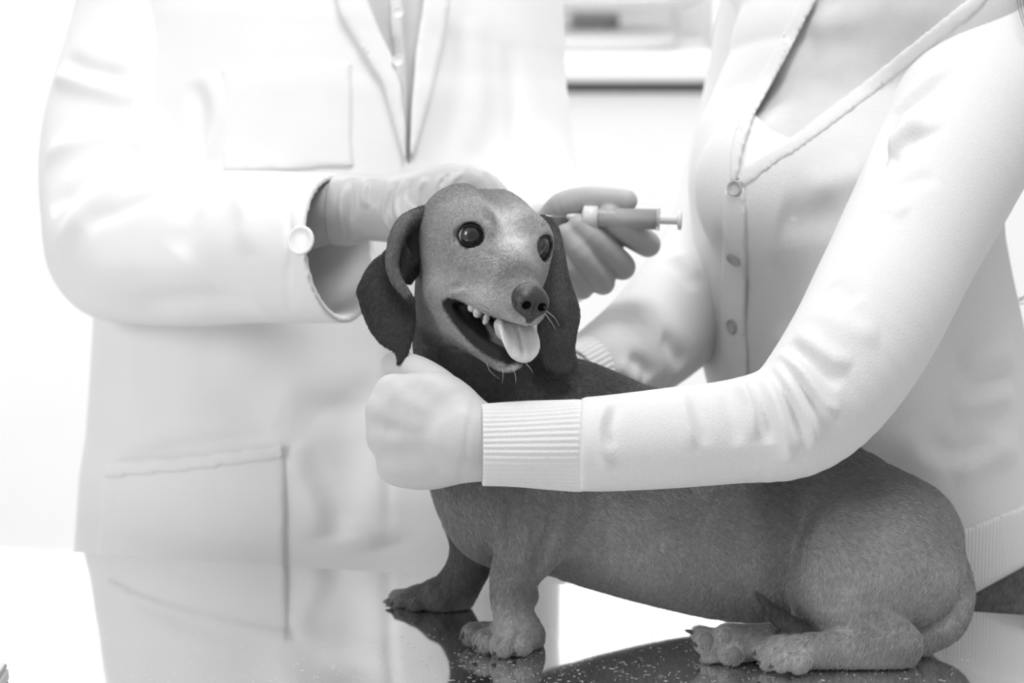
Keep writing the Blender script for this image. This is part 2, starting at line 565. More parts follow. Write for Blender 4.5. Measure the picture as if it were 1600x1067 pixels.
# counter run with a dark strip painted as shade below its worktop, along the back wall
cx0, cx1 = 0.0, 2.2
def counter():
    yF = 4.42
    zt = CAM[2] + (yF * 0 + 0)
    # worktop underside is seen at pixel row 129
    d = yF / (math.cos(PITCH) + math.sin(PITCH) * (533.5 - 128) / FPX)
    z = to_world(q(990, 128, d))[2]
    r = empty('base_cabinet', (1.1, yF + 0.32, 0))
    tag(r, 'white base cabinet with a dark strip painted as shade below its top', 'cabinet')
    box('body', (-0.35, yF + 0.06, 0.0), (2.5, 5.08, z - 0.001), m_white, r, 0.003)
    zg = to_world(q(990, 148, d))[2]
    box('shade_strip', (-0.34, yF + 0.045, zg), (2.49, yF + 0.062, z - 0.002), m_dgrey, r, 0.0)  # dark colour stands in for the shade under the worktop
    for i in range(3):
        x0 = -0.34 + i * 0.945
        dr = box('door', (x0, yF + 0.02, 0.1), (x0 + 0.94, yF + 0.059, zg), m_white, r, 0.004)
    w = box('worktop', (-0.4, yF, z), (2.55, 5.09, z + 0.04), m_white, None, 0.006)
    tag(w, 'pale continuous worktop slab above the painted shade strip', 'worktop')
    return z + 0.04, yF
ctop, cyF = counter()

def counter_items():
    # grey rounded appliance and pale boxes, far out of focus
    def wx(u, y): return (u - 800) / FPX * (y / math.cos(PITCH))
    y = cyF + 0.36
    t = empty('table_scale', (wx(925, y), y - 0.05, ctop))
    tag(t, 'blurred light grey domed scale standing on the far worktop', 'scale')
    prof = [(0.001, 0.0), (0.15, 0.0), (0.165, 0.012), (0.165, 0.03), (0.15, 0.04), (0.001, 0.041)]
    V, F = lathe(prof, 32); V = V * np.array([1.0, 0.7, 1]) + np.array(t.location)
    obj('base', (V, F), m_lgrey, t, world=True)
    prof = [(0.05, 0.041), (0.045, 0.07), (0.18, 0.085), (0.205, 0.10), (0.2, 0.106), (0.17, 0.097), (0.001, 0.09)]
    V, F = lathe(prof, 32); V = V * np.array([1.0, 0.75, 1]) + np.array(t.location)
    obj('weighing_pan', (V, F), m_grey, t, world=True)
    b = empty('storage_box', (wx(1120, y), y, ctop))
    tag(b, 'blurred bright white storage box on the far worktop beside the scale', 'box')
    bx = wx(1160, y)
    box('body', (bx - 0.075, y - 0.12, ctop), (bx + 0.15, y + 0.2, ctop + 0.26), m_white, b, 0.008)
    box('lid', (bx - 0.08, y - 0.125, ctop + 0.26), (bx + 0.155, y + 0.205, ctop + 0.29), m_white, b, 0.008)
    g = empty('microscope_case', (wx(940, y), y + 0.18, ctop))
    gx = wx(950, y)
    tag(g, 'blurred grey equipment case at the back of the far worktop', 'case')
    box('body', (gx - 0.24, y + 0.18, ctop), (gx + 0.145, y + 0.28, ctop + 0.36), m_grey, g, 0.02)
    box('lid', (gx - 0.245, y + 0.175, ctop + 0.36), (gx + 0.15, y + 0.285, ctop + 0.41), m_grey, g, 0.015)
    box('latch', (gx - 0.05, y + 0.168, ctop + 0.33), (gx - 0.01, y + 0.182, ctop + 0.38), m_lgrey, g, 0.003)
counter_items()

# ------------------------------------------------------------------ the examination table
EA = to_world(onT(0, 853)); EB = to_world(onT(1560, 956))
ed = (EB - EA); ed[2] = 0; ed /= np.linalg.norm(ed)
en = np.array([ed[1], -ed[0], 0.0])          # towards the camera
def tpt(s, n, z): return EA + ed * s + en * n + np.array([0, 0, z - EA[2]])
def tbox(name, s0, s1, n0, n1, z0, z1, m, parent, bev=0.004):
    V, F = box_vf((s0, -n1, z0), (s1, -n0, z1), bev)
    Wd = EA[None] * np.array([1, 1, 0]) + V[:, 0:1] * ed + (-V[:, 1:2]) * en + np.array([0, 0, 1.0]) * V[:, 2:3]
    return obj(name, (Wd, F), m, parent, world=True, smooth=False)
tb = empty('examination_table', tpt(0.45, 0.35, 0.0))
tag(tb, 'polished stainless steel examination table mirroring the dog', 'table')
tbox('table_top', -0.45, 1.45, 0.0, 0.72, TABLE_Z - 0.035, TABLE_Z, m_steel, tb, 0.004)
tbox('apron', -0.40, 1.40, 0.04, 0.68, TABLE_Z - 0.09, TABLE_Z - 0.036, m_steelleg, tb, 0.003)
for s in (-0.37, 1.33):
    for n in (0.07, 0.61):
        tbox('leg', s, s + 0.04, n, n + 0.04, 0.012, TABLE_Z - 0.091, m_steelleg, tb, 0.004)
        tbox('foot', s - 0.005, s + 0.045, n - 0.005, n + 0.045, 0.0, 0.0115, m_rubber, tb, 0.002)
tbox('lower_shelf', -0.34, 1.34, 0.09, 0.63, 0.22, 0.24, m_steelleg, tb, 0.002)

# small dark case poking in at the lower left corner
def corner_case():
    p = to_world(onT(3, 1062))
    r = empty('instrument_case', p - np.array([0.07, 0.035, 0]))
    tag(r, 'corner of a flat grey metal case at the lower left of the table', 'case')
    lo = np.array([-0.072, -0.075, 0.0]); hi = np.array([0.006, -0.001, 0.010])
    box('body', p + lo, p + hi, m_grey, r, 0.002)
    box('lid', p + lo + np.array([0.001, 0.001, 0.0102]), p + hi + np.array([-0.001, -0.001, 0.004]), m_steelleg, r, 0.0015)
corner_case()

# ------------------------------------------------------------------ the dog
HM = np.array([[0.3834, -0.8988, 0.2125], [-0.2668, 0.1124, 0.9572], [-0.8842, -0.4237, -0.1967]])
HO = np.array([-0.0056, 0.0772, 1.86])
def hd(a, b, c):
    """head point: a towards the nose, b to the dog's right, c up (centimetres from between the eyes)"""
    return HM @ (np.array([a, b, c]) / 100.0) + HO
HA = HM.T           # rows: head axes in sculpting space
def to_head(V): return (V - HO) @ HM * 100.0
cm = 0.01
DOWNV = np.array([0, -math.cos(PITCH), math.sin(PITCH)])      # world down in sculpting space

dog = empty('dachshund', to_world(onT(1050, 1000)))
tag(dog, 'short-haired dachshund with open mouth sitting on the steel table', 'dog')

def build_dog_body():
    f = Field(q(560, 1080, 1.80) * [1, 1, 1], [q(1560, 270, 2.08)[0], q(800, 270, 1.9)[1], 2.09], 0.0019)
    # trunk
    f.chain([(q(850, 700, 1.975), 6.0 * cm), (q(1000, 727, 1.975), 6.4 * cm), (q(1150, 765, 1.97), 6.6 * cm),
             (q(1280, 803, 1.965), 6.3 * cm), (q(1385, 850, 1.96), 5.4 * cm)], 0.03, 4)
    f.chain([(q(840, 790, 1.965), 5.0 * cm), (q(940, 812, 1.965), 5.6 * cm), (q(1050, 842, 1.965), 5.6 * cm),
             (q(1150, 868, 1.96), 5.3 * cm), (q(1260, 885, 1.955), 4.6 * cm)], 0.03, 4)
    f.ell(q(786, 742, 1.955), (5.7 * cm, 6.0 * cm, 6.2 * cm), None, 0.03)
    f.ell(q(772, 806, 1.95), (2.6 * cm, 3.0 * cm, 3.0 * cm), None, 0.035)
    # neck and withers
    f.chain([(q(800, 690, 1.965), 6.0 * cm), (q(762, 610, 1.957), 5.3 * cm), (q(738, 535, 1.945), 4.75 * cm), (q(738, 450, 1.925), 4.5 * cm)], 0.03, 4)
    f.ell(q(885, 668, 1.985), (5.6 * cm, 5.3 * cm, 5.2 * cm), None, 0.03)
    # near shoulder and front leg
    f.ell(q(838, 768, 1.910), (3.7 * cm, 5.0 * cm, 3.1 * cm), None, 0.018)
    f.chain([(q(838, 800, 1.905), 3.3 * cm), (q(828, 848, 1.902), 2.6 * cm), (q(803, 895, 1.9), 1.8 * cm), (q(797, 930, 1.9), 1.55 * cm),
             (q(801, 958, 1.902), 1.5 * cm), (q(808, 978, 1.902), 1.7 * cm)], 0.010, 4)
    f.chain([(q(848, 850, 1.915), 1.5 * cm), (q(824, 900, 1.913), 0.9 * cm), (q(823, 935, 1.912), 0.6 * cm)], 0.012, 3)
    f.sph(q(828, 930, 1.908), 0.55 * cm, 0.006)
    pd = tdepth(1012)
    f.ell(q(806, 990, pd), (2.0 * cm, 1.35 * cm, 2.0 * cm), None, 0.012)
    f.ell(q(828, 997, pd + .004), (1.05 * cm, 1.2 * cm, 1.3 * cm), None, 0.008)
    for (u, v, r, dd) in ((741, 988, .80, .004), (762, 999, .92, -.010), (789, 1005, .98, -.018), (817, 1003, .90, -.016)):
        f.chain([(q(806, 988, pd), 0.9 * cm), (q(u, v, pd + dd), r * cm)], 0.003)
        f.sph(q(u - 4, v + 4, pd + dd - .006), r * 1.03 * cm, 0.002)
    # far front leg
    f.chain([(q(742, 790, 2.0), 3.0 * cm), (q(740, 845, 2.008), 2.0 * cm), (q(727, 885, 2.015), 1.55 * cm), (q(708, 915, 2.018), 1.5 * cm),
             (q(690, 930, 2.018), 1.55 * cm)], 0.02, 4)
    f.chain([(q(741, 890, 2.02), 1.1 * cm), (q(722, 935, 2.022), 1.0 * cm)], 0.012)
    fd = tdepth(946)
    f.ell(q(672, 933, fd), (2.4 * cm, 1.15 * cm, 1.7 * cm), None, 0.012)
    f.ell(q(708, 940, fd + .005), (1.1 * cm, 0.8 * cm, 1.2 * cm), None, 0.008)
    for (u, v, r, dd) in ((622, 935, .75, .014), (628, 940, .80, -.003), (650, 943, .82, -.014)):
        f.chain([(q(672, 932, fd), 0.9 * cm), (q(u, v, fd + dd), r * cm)], 0.003)
    # near haunch
    f.ell(q(1364, 868, 1.910), (6.25 * cm, 6.1 * cm, 5.2 * cm), None, 0.007)
    f.ell(q(1400, 850, 1.955), (5.2 * cm, 5.0 * cm, 5.2 * cm), None, 0.02)
    f.ell(q(1425, 905, 1.925), (3.55 * cm, 4.0 * cm, 4.2 * cm), None, 0.02)
    f.ell(q(1288, 905, 1.905), (2.4 * cm, 4.0 * cm, 3.9 * cm), None, 0.010)
    f.chain([(q(1290, 930, 1.895), 2.7 * cm), (q(1340, 965, 1.88), 1.9 * cm), (q(1402, 1005, 1.872), 1.7 * cm)], 0.012, 3)
    hdp = tdepth(1046) 
    f.chain([(q(1402, 1013, hdp + .006), 1.65 * cm), (q(1370, 1015, hdp + .004), 1.62 * cm), (q(1310, 1017, hdp + .002), 1.45 * cm), (q(1250, 1018, hdp), 1.4 * cm),
             (q(1225, 1020, hdp), 1.45 * cm)], 0.010, 3)
    for (u, v, r, dd) in ((1200, 1016, .72, .004), (1208, 1030, .78, -.004), (1228, 1030, .85, -.012), (1252, 1033, .80, -.014)):
        f.chain([(q(1238, 1018, hdp), 0.8 * cm), (q(u, v, hdp + dd), r * cm)], 0.0025)
        f.sph(q(u - 5, v + 2, hdp + dd - .003), r * 1.02 * cm, 0.002)
    # far hind foot, sole turned to the viewer
    fp = tdepth(1036)
    f.chain([(q(1300, 985, fp + .02), 1.7 * cm), (q(1230, 1000, fp + .012), 1.5 * cm), (q(1170, 1005, fp + .006), 1.45 * cm), (q(1140, 1006, fp), 1.55 * cm)], 0.012, 3)
    for (u, v, r, dd) in ((1093, 990, .62, .004), (1104, 1003, .95, -.006), (1133, 994, .80, -.010), (1110, 1024, .80, .0), (1143, 1020, 1.0, -.008)):
        f.chain([(q(1150, 1004, fp), 0.8 * cm), (q(u, v, fp + dd), r * cm)], 0.0025)
    # tail curling round under the thigh
    f.chain([(q(1455, 860, 1.955), 1.6 * cm), (q(1492, 890, 1.935), 1.15 * cm), (q(1501, 935, 1.915), 1.1 * cm), (q(1483, 980, 1.897), 1.12 * cm),
             (q(1440, 1003, 1.893), 1.1 * cm)], 0.006, 4)
    f.chain([(q(1440, 1003, 1.893), 1.1 * cm), (q(1360, 1003, 1.896), 1.0 * cm), (q(1290, 1000, 1.885), 0.95 * cm), (q(1248, 985, 1.873), 0.85 * cm),
             (q(1215, 962, 1.866), 0.62 * cm), (q(1181, 924, 1.862), 0.12 * cm)], 0.003, 4)
    # --- head
    H = HA
    for s in (1, -1):
        f.ell(hd(-3.7, 1.75 * s, -0.65), (4.6 * cm, 2.75 * cm, 3.15 * cm), H, 0.012)
        f.ell(hd(-2.6, 2.6 * s, -2.6), (3.3 * cm, 1.9 * cm, 3.1 * cm), H, 0.02)          # cheek
        f.ell(hd(-1.0, 2.3 * s, 0.75), (1.8 * cm, 1.35 * cm, 1.3 * cm), H, 0.014)        # brow
        f.ell(hd(0.2, 1.75 * s, -2.1), (2.4 * cm, 1.35 * cm, 1.4 * cm), H, 0.018)          # below the eye
        f.chain([(hd(-.3, 1.75 * s, -3.7), 1.5 * cm), (hd(2.2, 1.15 * s, -4.05), 1.38 * cm), (hd(4.6, .75 * s, -4.0), 1.2 * cm), (hd(6.15, .45 * s, -3.95), 0.98 * cm)], 0.012, 3)
    f.ell(hd(-6.0, 0, -0.6), (3.0 * cm, 3.6 * cm, 3.4 * cm), H, 0.03)
    f.chain([(hd(-1.0, 0, -0.9), 2.3 * cm), (hd(1.2, 0, -1.35), 1.75 * cm), (hd(3.6, 0, -2.2), 1.42 * cm), (hd(5.7, 0, -2.95), 1.12 * cm)], 0.016, 3)
    # lower jaw
    for s in (1, -1):
        f.chain([(hd(-3.0, 2.3 * s, -5.2), 2.0 * cm), (hd(-1.2, 1.95 * s, -6.5), 1.35 * cm), (hd(1.4, 1.5 * s, -7.25), 1.0 * cm), (hd(3.8, .95 * s, -7.75), .85 * cm), (hd(5.2, .4 * s, -7.9), .78 * cm)], 0.010, 3)
    f.chain([(hd(-2.5, 0, -7.2), 2.2 * cm), (hd(1.5, 0, -8.0), 1.2 * cm), (hd(4.2, 0, -8.1), .7 * cm)], 0.014, 3)
    # mouth opening
    f.chain([(hd(-0.7, 2.5, -5.55), .28 * cm), (hd(1.0, 1.9, -6.05), .55 * cm), (hd(3.0, 1.2, -6.35), .75 * cm), (hd(5.4, .3, -6.3), .9 * cm), (hd(7.5, 0, -6.2), 1.0 * cm)], 0.004, 3, op='s')
    f.chain([(hd(-0.7, -2.5, -5.55), .28 * cm), (hd(1.0, -1.9, -6.05), .55 * cm), (hd(3.0, -1.2, -6.35), .75 * cm), (hd(5.4, -.3, -6.3), .9 * cm), (hd(7.5, 0, -6.2), 1.0 * cm)], 0.004, 3, op='s')
    f.chain([(hd(-0.6, 0, -5.6), .9 * cm), (hd(3.0, 0, -6.3), 1.0 * cm), (hd(7.5, 0, -6.2), 1.0 * cm)], 0.006, 1, op='s', sq=(HM[:, 1], 1.5))
    # eye openings: shallow sockets with lids
    for s in (1, -1):
        e = eye_centre(s); g = eye_dir(s)
        f.sph(e, 1.34 * cm, 0.012)
        f.ell(e + g * 0.0128, ((1.12 if s > 0 else 0.98) * cm, 0.98 * cm, 0.9 * cm), eye_axes(s), 0.0025, op='s')
        oc = eye_axes(s)[0] * (1 if eye_axes(s)[0] @ HM[:, 1] * s > 0 else -1)
        if s > 0: f.ell(e + g * 0.0112 + oc * 0.0078 - HM[:, 2] * 0.0012, (0.55 * cm, 0.50 * cm, 0.55 * cm), eye_axes(s), 0.002, op='s')
    for s in (1, -1):
        f.ell(hd(7.0, .62 * s, -3.2), (1.2 * cm, .5 * cm, .5 * cm), H, 0.002, op='s')
    # stop furrow
    f.chain([(hd(-6.5, 0, 3.0), .45 * cm), (hd(-4.0, 0, 3.3), .45 * cm), (hd(-1.2, 0, 2.6), .40 * cm), (hd(1.0, 0, 1.1), .2 * cm)], 0.016, 3, op='s')
    # feet flat on the table
    nt = np.array([0, -math.cos(PITCH), math.sin(PITCH)])      # world down, in sculpting space
    f.plane_cut(nt, 0.58 - 0.0008)
    return f
def eye_dir(s):
    l = np.array([0.84, 0.52, 0.12]) if s > 0 else np.array([0.91, -0.43, 0.08]); l /= np.linalg.norm(l)
    return HM @ l
def eye_centre(s):
    return hd(-0.62, 2.42, -0.02) if s > 0 else hd(-0.02, -2.42, 0.0) 
def eye_axes(s):
    g = eye_dir(s); upv = HM[:, 2]
    r = np.cross(upv, g); r /= np.linalg.norm(r)
    u = np.cross(g, r)
    return np.stack([r, u, g])

fld = build_dog_body()
DV, DF = fld.mesh(2)
DV = folds(DV, DF, [
    ([(694, 470), (697, 456), (708, 449), (722, 447)], -0.0022, 0.0022),
    ([(700, 472), (704, 460), (714, 455), (728, 458)], 0.0018, 0.0030),
    ([(690, 478), (691, 462), (700, 447), (718, 441)], 0.0014, 0.0030),
    ([(652, 535), (690, 548), (730, 556)], -0.0016, 0.0026),
    ([(650, 526), (685, 538), (720, 545)], 0.0012, 0.0026),
    ([(712, 362), (708, 368), (700, 376)], -0.0012, 0.0022),
    ([(765, 385), (772, 400), (770, 420)], -0.0014, 0.0040),
    ([(775, 335), (782, 360), (784, 385)], -0.0012, 0.0040),
    ([(758, 345), (768, 352), (772, 368)], 0.0016, 0.0040),
    ([(786, 765), (786, 810), (779, 852)], -0.0026, 0.0045), ([(872, 772), (866, 830), (848, 875), (836, 900)], -0.0040, 0.0060),
    ([(815, 820), (818, 860), (806, 900)], 0.0016, 0.0060), ([(845, 780), (836, 830), (822, 880)], -0.0012, 0.0050),
    ([(795, 905), (790, 935)], 0.0012, 0.0045), ([(752, 992), (760, 984), (775, 978)], -0.0014, 0.0022), ([(776, 1006), (782, 992), (790, 982)], -0.0016, 0.0022), ([(803, 1008), (806, 992), (808, 982)], -0.0016, 0.0022),
    ([(1218, 1040), (1222, 1026), (1232, 1016)], -0.0018, 0.0020), ([(1242, 1042), (1244, 1028), (1250, 1018)], -0.0018, 0.0020), ([(1200, 1026), (1212, 1018), (1226, 1010)], -0.0016, 0.0020),
    ([(1315, 900), (1300, 935), (1290, 960)], -0.0020, 0.0090), ([(1345, 930), (1360, 960), (1395, 985)], -0.0022, 0.0070),
], 1.5)
del fld
DN = vnormals(DV, DF)

def sstep(a, b, x):
    t = np.clip((x - a) / (b - a), 0, 1)
    return t * t * (3 - 2 * t)
def near(V, P, r0, r1):
    d, _ = dist_poly(V, np.asarray(P, float))
    return 1 - sstep(r0, r1, d)
def dog_tone(V, N):
    Hc = to_head(V)
    a, b, c = Hc[:, 0], Hc[:, 1], Hc[:, 2]
    t = np.full(len(V), 0.115)
    Wz = to_world(V)[:, 2] - TABLE_Z
    # paler flanks and belly, darker saddle along the back
    t += 0.04 * sstep(0.15, 0.05, Wz) * sstep(0.0, 0.04, V[:, 0]) - 0.03 * sstep(0.10, 0.17, Wz)
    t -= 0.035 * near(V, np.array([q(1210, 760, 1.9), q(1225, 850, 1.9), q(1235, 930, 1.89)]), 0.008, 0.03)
    t += 0.03 * near(V, np.array([q(930, 840, 1.9), q(1000, 880, 1.9)]), 0.01, 0.045)
    # head: tan face
    headw = sstep(-8.5, -5.0, a) * sstep(-9.6, -7.8, c) * (np.linalg.norm(Hc - np.array([-1, 0, -2.5]), axis=1) < 13)
    t = t * (1 - headw) + 0.128 * headw
    face = headw * sstep(-4, 1, a) 
    t += 0.13 * headw * np.exp(-((b) / 1.6) ** 2) * sstep(-3.5, -1, a) * sstep(4.5, 1.5, a)          # pale blaze between the eyes
    t += 0.075 * headw * sstep(1.0, 2.4, np.abs(b)) * np.exp(-((c + 4.1) / 1.3) ** 2) * sstep(-3.5, -1, a)    # pale cheeks round the mouth
    t -= 0.085 * headw * np.exp(-(((a - 4.1) / 1.8) ** 2 + (b / 1.6) ** 2 + ((c + 1.8) / 1.6) ** 2))   # darker bridge
    t += 0.06 * headw * sstep(4.5, 6.5, a) * sstep(-3.9, -4.6, c)
    t -= 0.05 * headw * sstep(-2.5, -5.5, a)
    for s in (1, -1):                                                                                 # brow spot and tear line
        P = np.array([hd(-0.1, 1.6 * s, 1.7), hd(0.5, 1.3 * s, 1.3)])
        t -= 0.06 * near(V, P, 0.001, 0.012)
        P = np.array([hd(0.9, 1.9 * s, -0.6), hd(1.3, 2.0 * s, -2.4)])
        t -= 0.075 * near(V, P, 0.002, 0.013)
        e = eye_centre(s)
        g = eye_dir(s)
        w = V - e
        al = w @ g; rad = np.linalg.norm(w - al[:, None] * g, axis=1)
        rim = (al > 0.003) & (np.linalg.norm(w, axis=1) < 0.02)
        t = np.where(rim, t * (1 - 0.93 * sstep(0.0116, 0.0100, rad)), t)
        # black lips and the dark inside of the mouth
        P = catmull(np.array([hd(-0.9, 2.7 * s, -5.5), hd(1.0, 2.3 * s, -6.35), hd(3.0, 1.7 * s, -7.0), hd(4.8, 1.0 * s, -7.35), hd(5.8, .3 * s, -7.4)]), 4)
        k = near(V, P, 0.0080, 0.0102)
        t = t * (1 - k) + 0.012 * k
        P = catmull(np.array([hd(-1.0, 2.8 * s, -5.3), hd(1.0, 2.4 * s, -5.35), hd(3.0, 1.7 * s, -5.55), hd(5.0, 1.2 * s, -5.35), hd(6.8, .5 * s, -5.0)]), 4)
        k = near(V, P, 0.0015, 0.0032) * (c < -4.9)
        t = t * (1 - k) + 0.016 * k
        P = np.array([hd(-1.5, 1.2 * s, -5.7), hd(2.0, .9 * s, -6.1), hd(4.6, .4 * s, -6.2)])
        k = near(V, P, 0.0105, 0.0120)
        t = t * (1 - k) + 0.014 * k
    # neck and chest darker, shade under head and arm painted into the fur
    nk = near(V, np.array([q(735, 590, 1.93), q(800, 640, 1.93), q(900, 640, 1.95)]), 0.03, 0.085) * (1 - headw)
    t -= 0.045 * nk
    # pale chin fringe
    P = np.array([hd(3.4, 1.2, -8.35), hd(5.2, .5, -8.6), hd(5.9, -.3, -8.35)])
    t += 0.16 * near(V, P, 0.002, 0.005)
    # tail darker towards its tip
    P = catmull(np.array([q(1440, 1003, 1.893), q(1360, 1003, 1.896), q(1290, 1000, 1.885), q(1248, 985, 1.873), q(1215, 962, 1.866), q(1181, 924, 1.862)]), 4)
    d, tp = dist_poly(V, P)
    tl = near(V, catmull(np.array([q(1492, 890, 1.935), q(1501, 935, 1.915), q(1483, 980, 1.897), q(1440, 1003, 1.893)]), 3), 0.0115, 0.014) * (V[:, 0] > q(1425, 1000, 1.89)[0])
    t -= 0.045 * tl
    k = (d < 0.0115) * sstep(0.35, 0.6, tp)
    t = t * (1 - k) + 0.035 * k
    # haunch greyer, leg tops darker, paler toes
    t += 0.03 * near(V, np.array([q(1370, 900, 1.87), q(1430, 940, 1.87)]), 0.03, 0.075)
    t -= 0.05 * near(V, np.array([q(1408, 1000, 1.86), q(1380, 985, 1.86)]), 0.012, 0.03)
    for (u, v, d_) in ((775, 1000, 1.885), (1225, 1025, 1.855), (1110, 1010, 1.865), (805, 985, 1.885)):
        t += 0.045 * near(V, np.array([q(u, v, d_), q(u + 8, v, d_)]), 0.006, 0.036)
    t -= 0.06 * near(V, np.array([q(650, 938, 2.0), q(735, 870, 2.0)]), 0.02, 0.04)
    t *= 1 + 0.14 * wave(V, 3, 70, 9) + 0.10 * wave(V, 5, 180, 9)
    lip = t < 0.03
    t = np.where(lip, t, t * (1.85 + 0.15 * headw))
    return np.clip(t, 0.008, 0.9)
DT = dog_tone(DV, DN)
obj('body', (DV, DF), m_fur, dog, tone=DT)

# --- eyes
def make_eye_mat(name, gaze_w):
    m = bpy.data.materials.new(name); m.use_nodes = True
    N = m.node_tree.nodes; L = m.node_tree.links
    b = N['Principled BSDF']; b.inputs['Roughness'].default_value = 0.6
    b.inputs['Specular IOR Level'].default_value = 0.0
    b.inputs['Coat Weight'].default_value = 1.0; b.inputs['Coat Roughness'].default_value = 0.01
    b.inputs['Coat IOR'].default_value = 1.7
    at = N.new('ShaderNodeAttribute'); at.attribute_name = 'tone'
    cc = N.new('ShaderNodeCombineColor')
    for i in range(3): L.new(at.outputs['Fac'], cc.inputs[i])
    L.new(cc.outputs[0], b.inputs['Base Color'])
    return m
m_eye = make_eye_mat('dog_eye', None)
def dog_eye(s):
    e = eye_centre(s) + eye_dir(s) * 0.0014; R = 1.20 * cm
    gz = HM @ (np.array([0.93, 0.40 if s > 0 else -0.42, 0.10]) / np.linalg.norm([0.93, .40, 0.10]))
    n, mm = 48, 40
    V, F, T = [], [], []
    hx = np.cross(gz, HM[:, 2]); hx /= np.linalg.norm(hx); hy = np.cross(hx, gz)
    for j in range(mm + 1):
        ph = math.pi * j / mm
        for i in range(n):
            a = 2 * math.pi * i / n
            V.append(e + R * (math.cos(ph) * gz + math.sin(ph) * (math.cos(a) * hx + math.sin(a) * hy)))
            dg = math.degrees(ph)
            T.append(0.004 if dg < 19 else (0.032 + 0.016 * math.sin(a * 3) ** 2 if dg < 43 else (0.006 if dg < 50 else 0.55)))
    for j in range(mm):
        for i in range(n):
            F.append([j * n + i, j * n + (i + 1) % n, (j + 1) * n + (i + 1) % n, (j + 1) * n + i])
    return obj('eye', (np.array(V), np.array(F)), m_eye, dog, tone=T)
for s in (1, -1): dog_eye(s)
def eyelid(s):
    """dark wet lid margin lying on the eyeball, drawn out towards the outer corner"""
    e = eye_centre(s) + eye_dir(s) * 0.0014; R = 1.20 * cm
    rx, uy, g = eye_axes(s)
    out = 1 if (rx @ HM[:, 1]) * s > 0 else -1
    n, m = 56, 8
    ring = []
    for i in range(n):
        a = 2 * math.pi * i / n
        ca, sa = math.cos(a), math.sin(a)
        x = 0.96 * cm * ca * (1 + 0.10 * max(ca * out, 0) ** 6)
        y = (0.86 if sa > 0 else 0.84) * cm * math.copysign(abs(sa) ** 0.95, sa) - 0.05 * cm * ca * out
        rho2 = x * x + y * y
        ring.append(e + rx * x + uy * y + g * math.sqrt(max(R * R - rho2, 1e-7)))
    ring = np.array(ring)
    V, F = [], []
    for i in range(n):
        t = ring[(i + 1) % n] - ring[i - 1]; t /= np.linalg.norm(t)
        o = ring[i] - e; o -= t * (o @ t); o /= np.linalg.norm(o)
        w = np.cross(t, o)
        rr = 0.00125 if (ring[i] - e) @ uy > 0 else 0.00095
        for j in range(m):
            b = 2 * math.pi * j / m
            V.append(ring[i] + o * rr * math.cos(b) + w * rr * 1.25 * math.sin(b))
    for i in range(n):
        for j in range(m):
            F.append([i * m + j, i * m + (j + 1) % m, ((i + 1) % n) * m + (j + 1) % m, ((i + 1) % n) * m + j])
    return obj('eyelid', (np.array(V), np.array(F)), m_lid, dog)
for s in (1, -1): eyelid(s)

# --- nose
def dog_nose():
    f = Field(hd(6.6, 0, -3) - 0.026, hd(6.6, 0, -3) + 0.026, 0.0008)
    H = HA
    f.ell(hd(6.35, 0, -2.8), (1.15 * cm, 1.32 * cm, 1.08 * cm), H, 0.004)
    for s in (1, -1):
        f.ell(hd(6.85, .66 * s, -3.15), (.88 * cm, .74 * cm, .80 * cm), H, 0.006)
    f.ell(hd(6.95, 0, -3.9), (.55 * cm, .6 * cm, .85 * cm), H, 0.006)
    for s in (1, -1):
        f.ell(hd(7.35, .62 * s, -3.2), (.75 * cm, .36 * cm, .34 * cm), H, 0.0015, op='s')
        f.chain([(hd(7.3, .85 * s, -3.2), .15 * cm), (hd(6.9, 1.4 * s, -3.35), .10 * cm)], 0.002, op='s')
    f.chain([(hd(7.65, 0, -3.0), .05 * cm), (hd(7.5, 0, -4.2), .09 * cm)], 0.002, op='s')
    V, F = f.mesh(1)
    return obj('nose', (V, F), m_nose, dog)
dog_nose()

# --- tongue
def dog_tongue():
    f = Field(hd(4.5, 0, -6.5) - 0.045, hd(4.5, 0, -6.5) + 0.045, 0.0009)
    nrm = HM @ np.array([0.66, 0, 0.75])
    f.chain([(hd(2.0, -0.3, -6.9), .4 * cm), (hd(3.2, -.2, -6.7), .6 * cm), (hd(4.4, .1, -5.95), 1.3 * cm), (hd(5.6, 0, -6.0), 1.62 * cm), (hd(6.3, -.05, -6.45), 1.6 * cm), (hd(6.6, -.1, -6.8), 1.25 * cm)],
            0.004, 4, sq=(nrm, 0.2))
    V, F = f.mesh(1)
    P = catmull(np.array([hd(4.2, .1, -5.6), hd(5.6, 0, -5.65), hd(6.6, -.05, -6.2), hd(7.2, -.1, -7.2)]), 5)
    d, t = dist_poly(V, P)
    V = V - (HM @ np.array([.66, 0, .75])) * (0.0022 * np.exp(-(d / 0.0022) ** 2))[:, None]
    Hc = to_head(V)
    V = V + (HM @ np.array([.66, 0, .75])) * (0.0035 * sstep(0.7, 1.6, np.abs(Hc[:, 1])) * sstep(4.0, 5.2, Hc[:, 0]))[:, None]
    return obj('tongue', (V, F), m_tongue, dog)
dog_tongue()

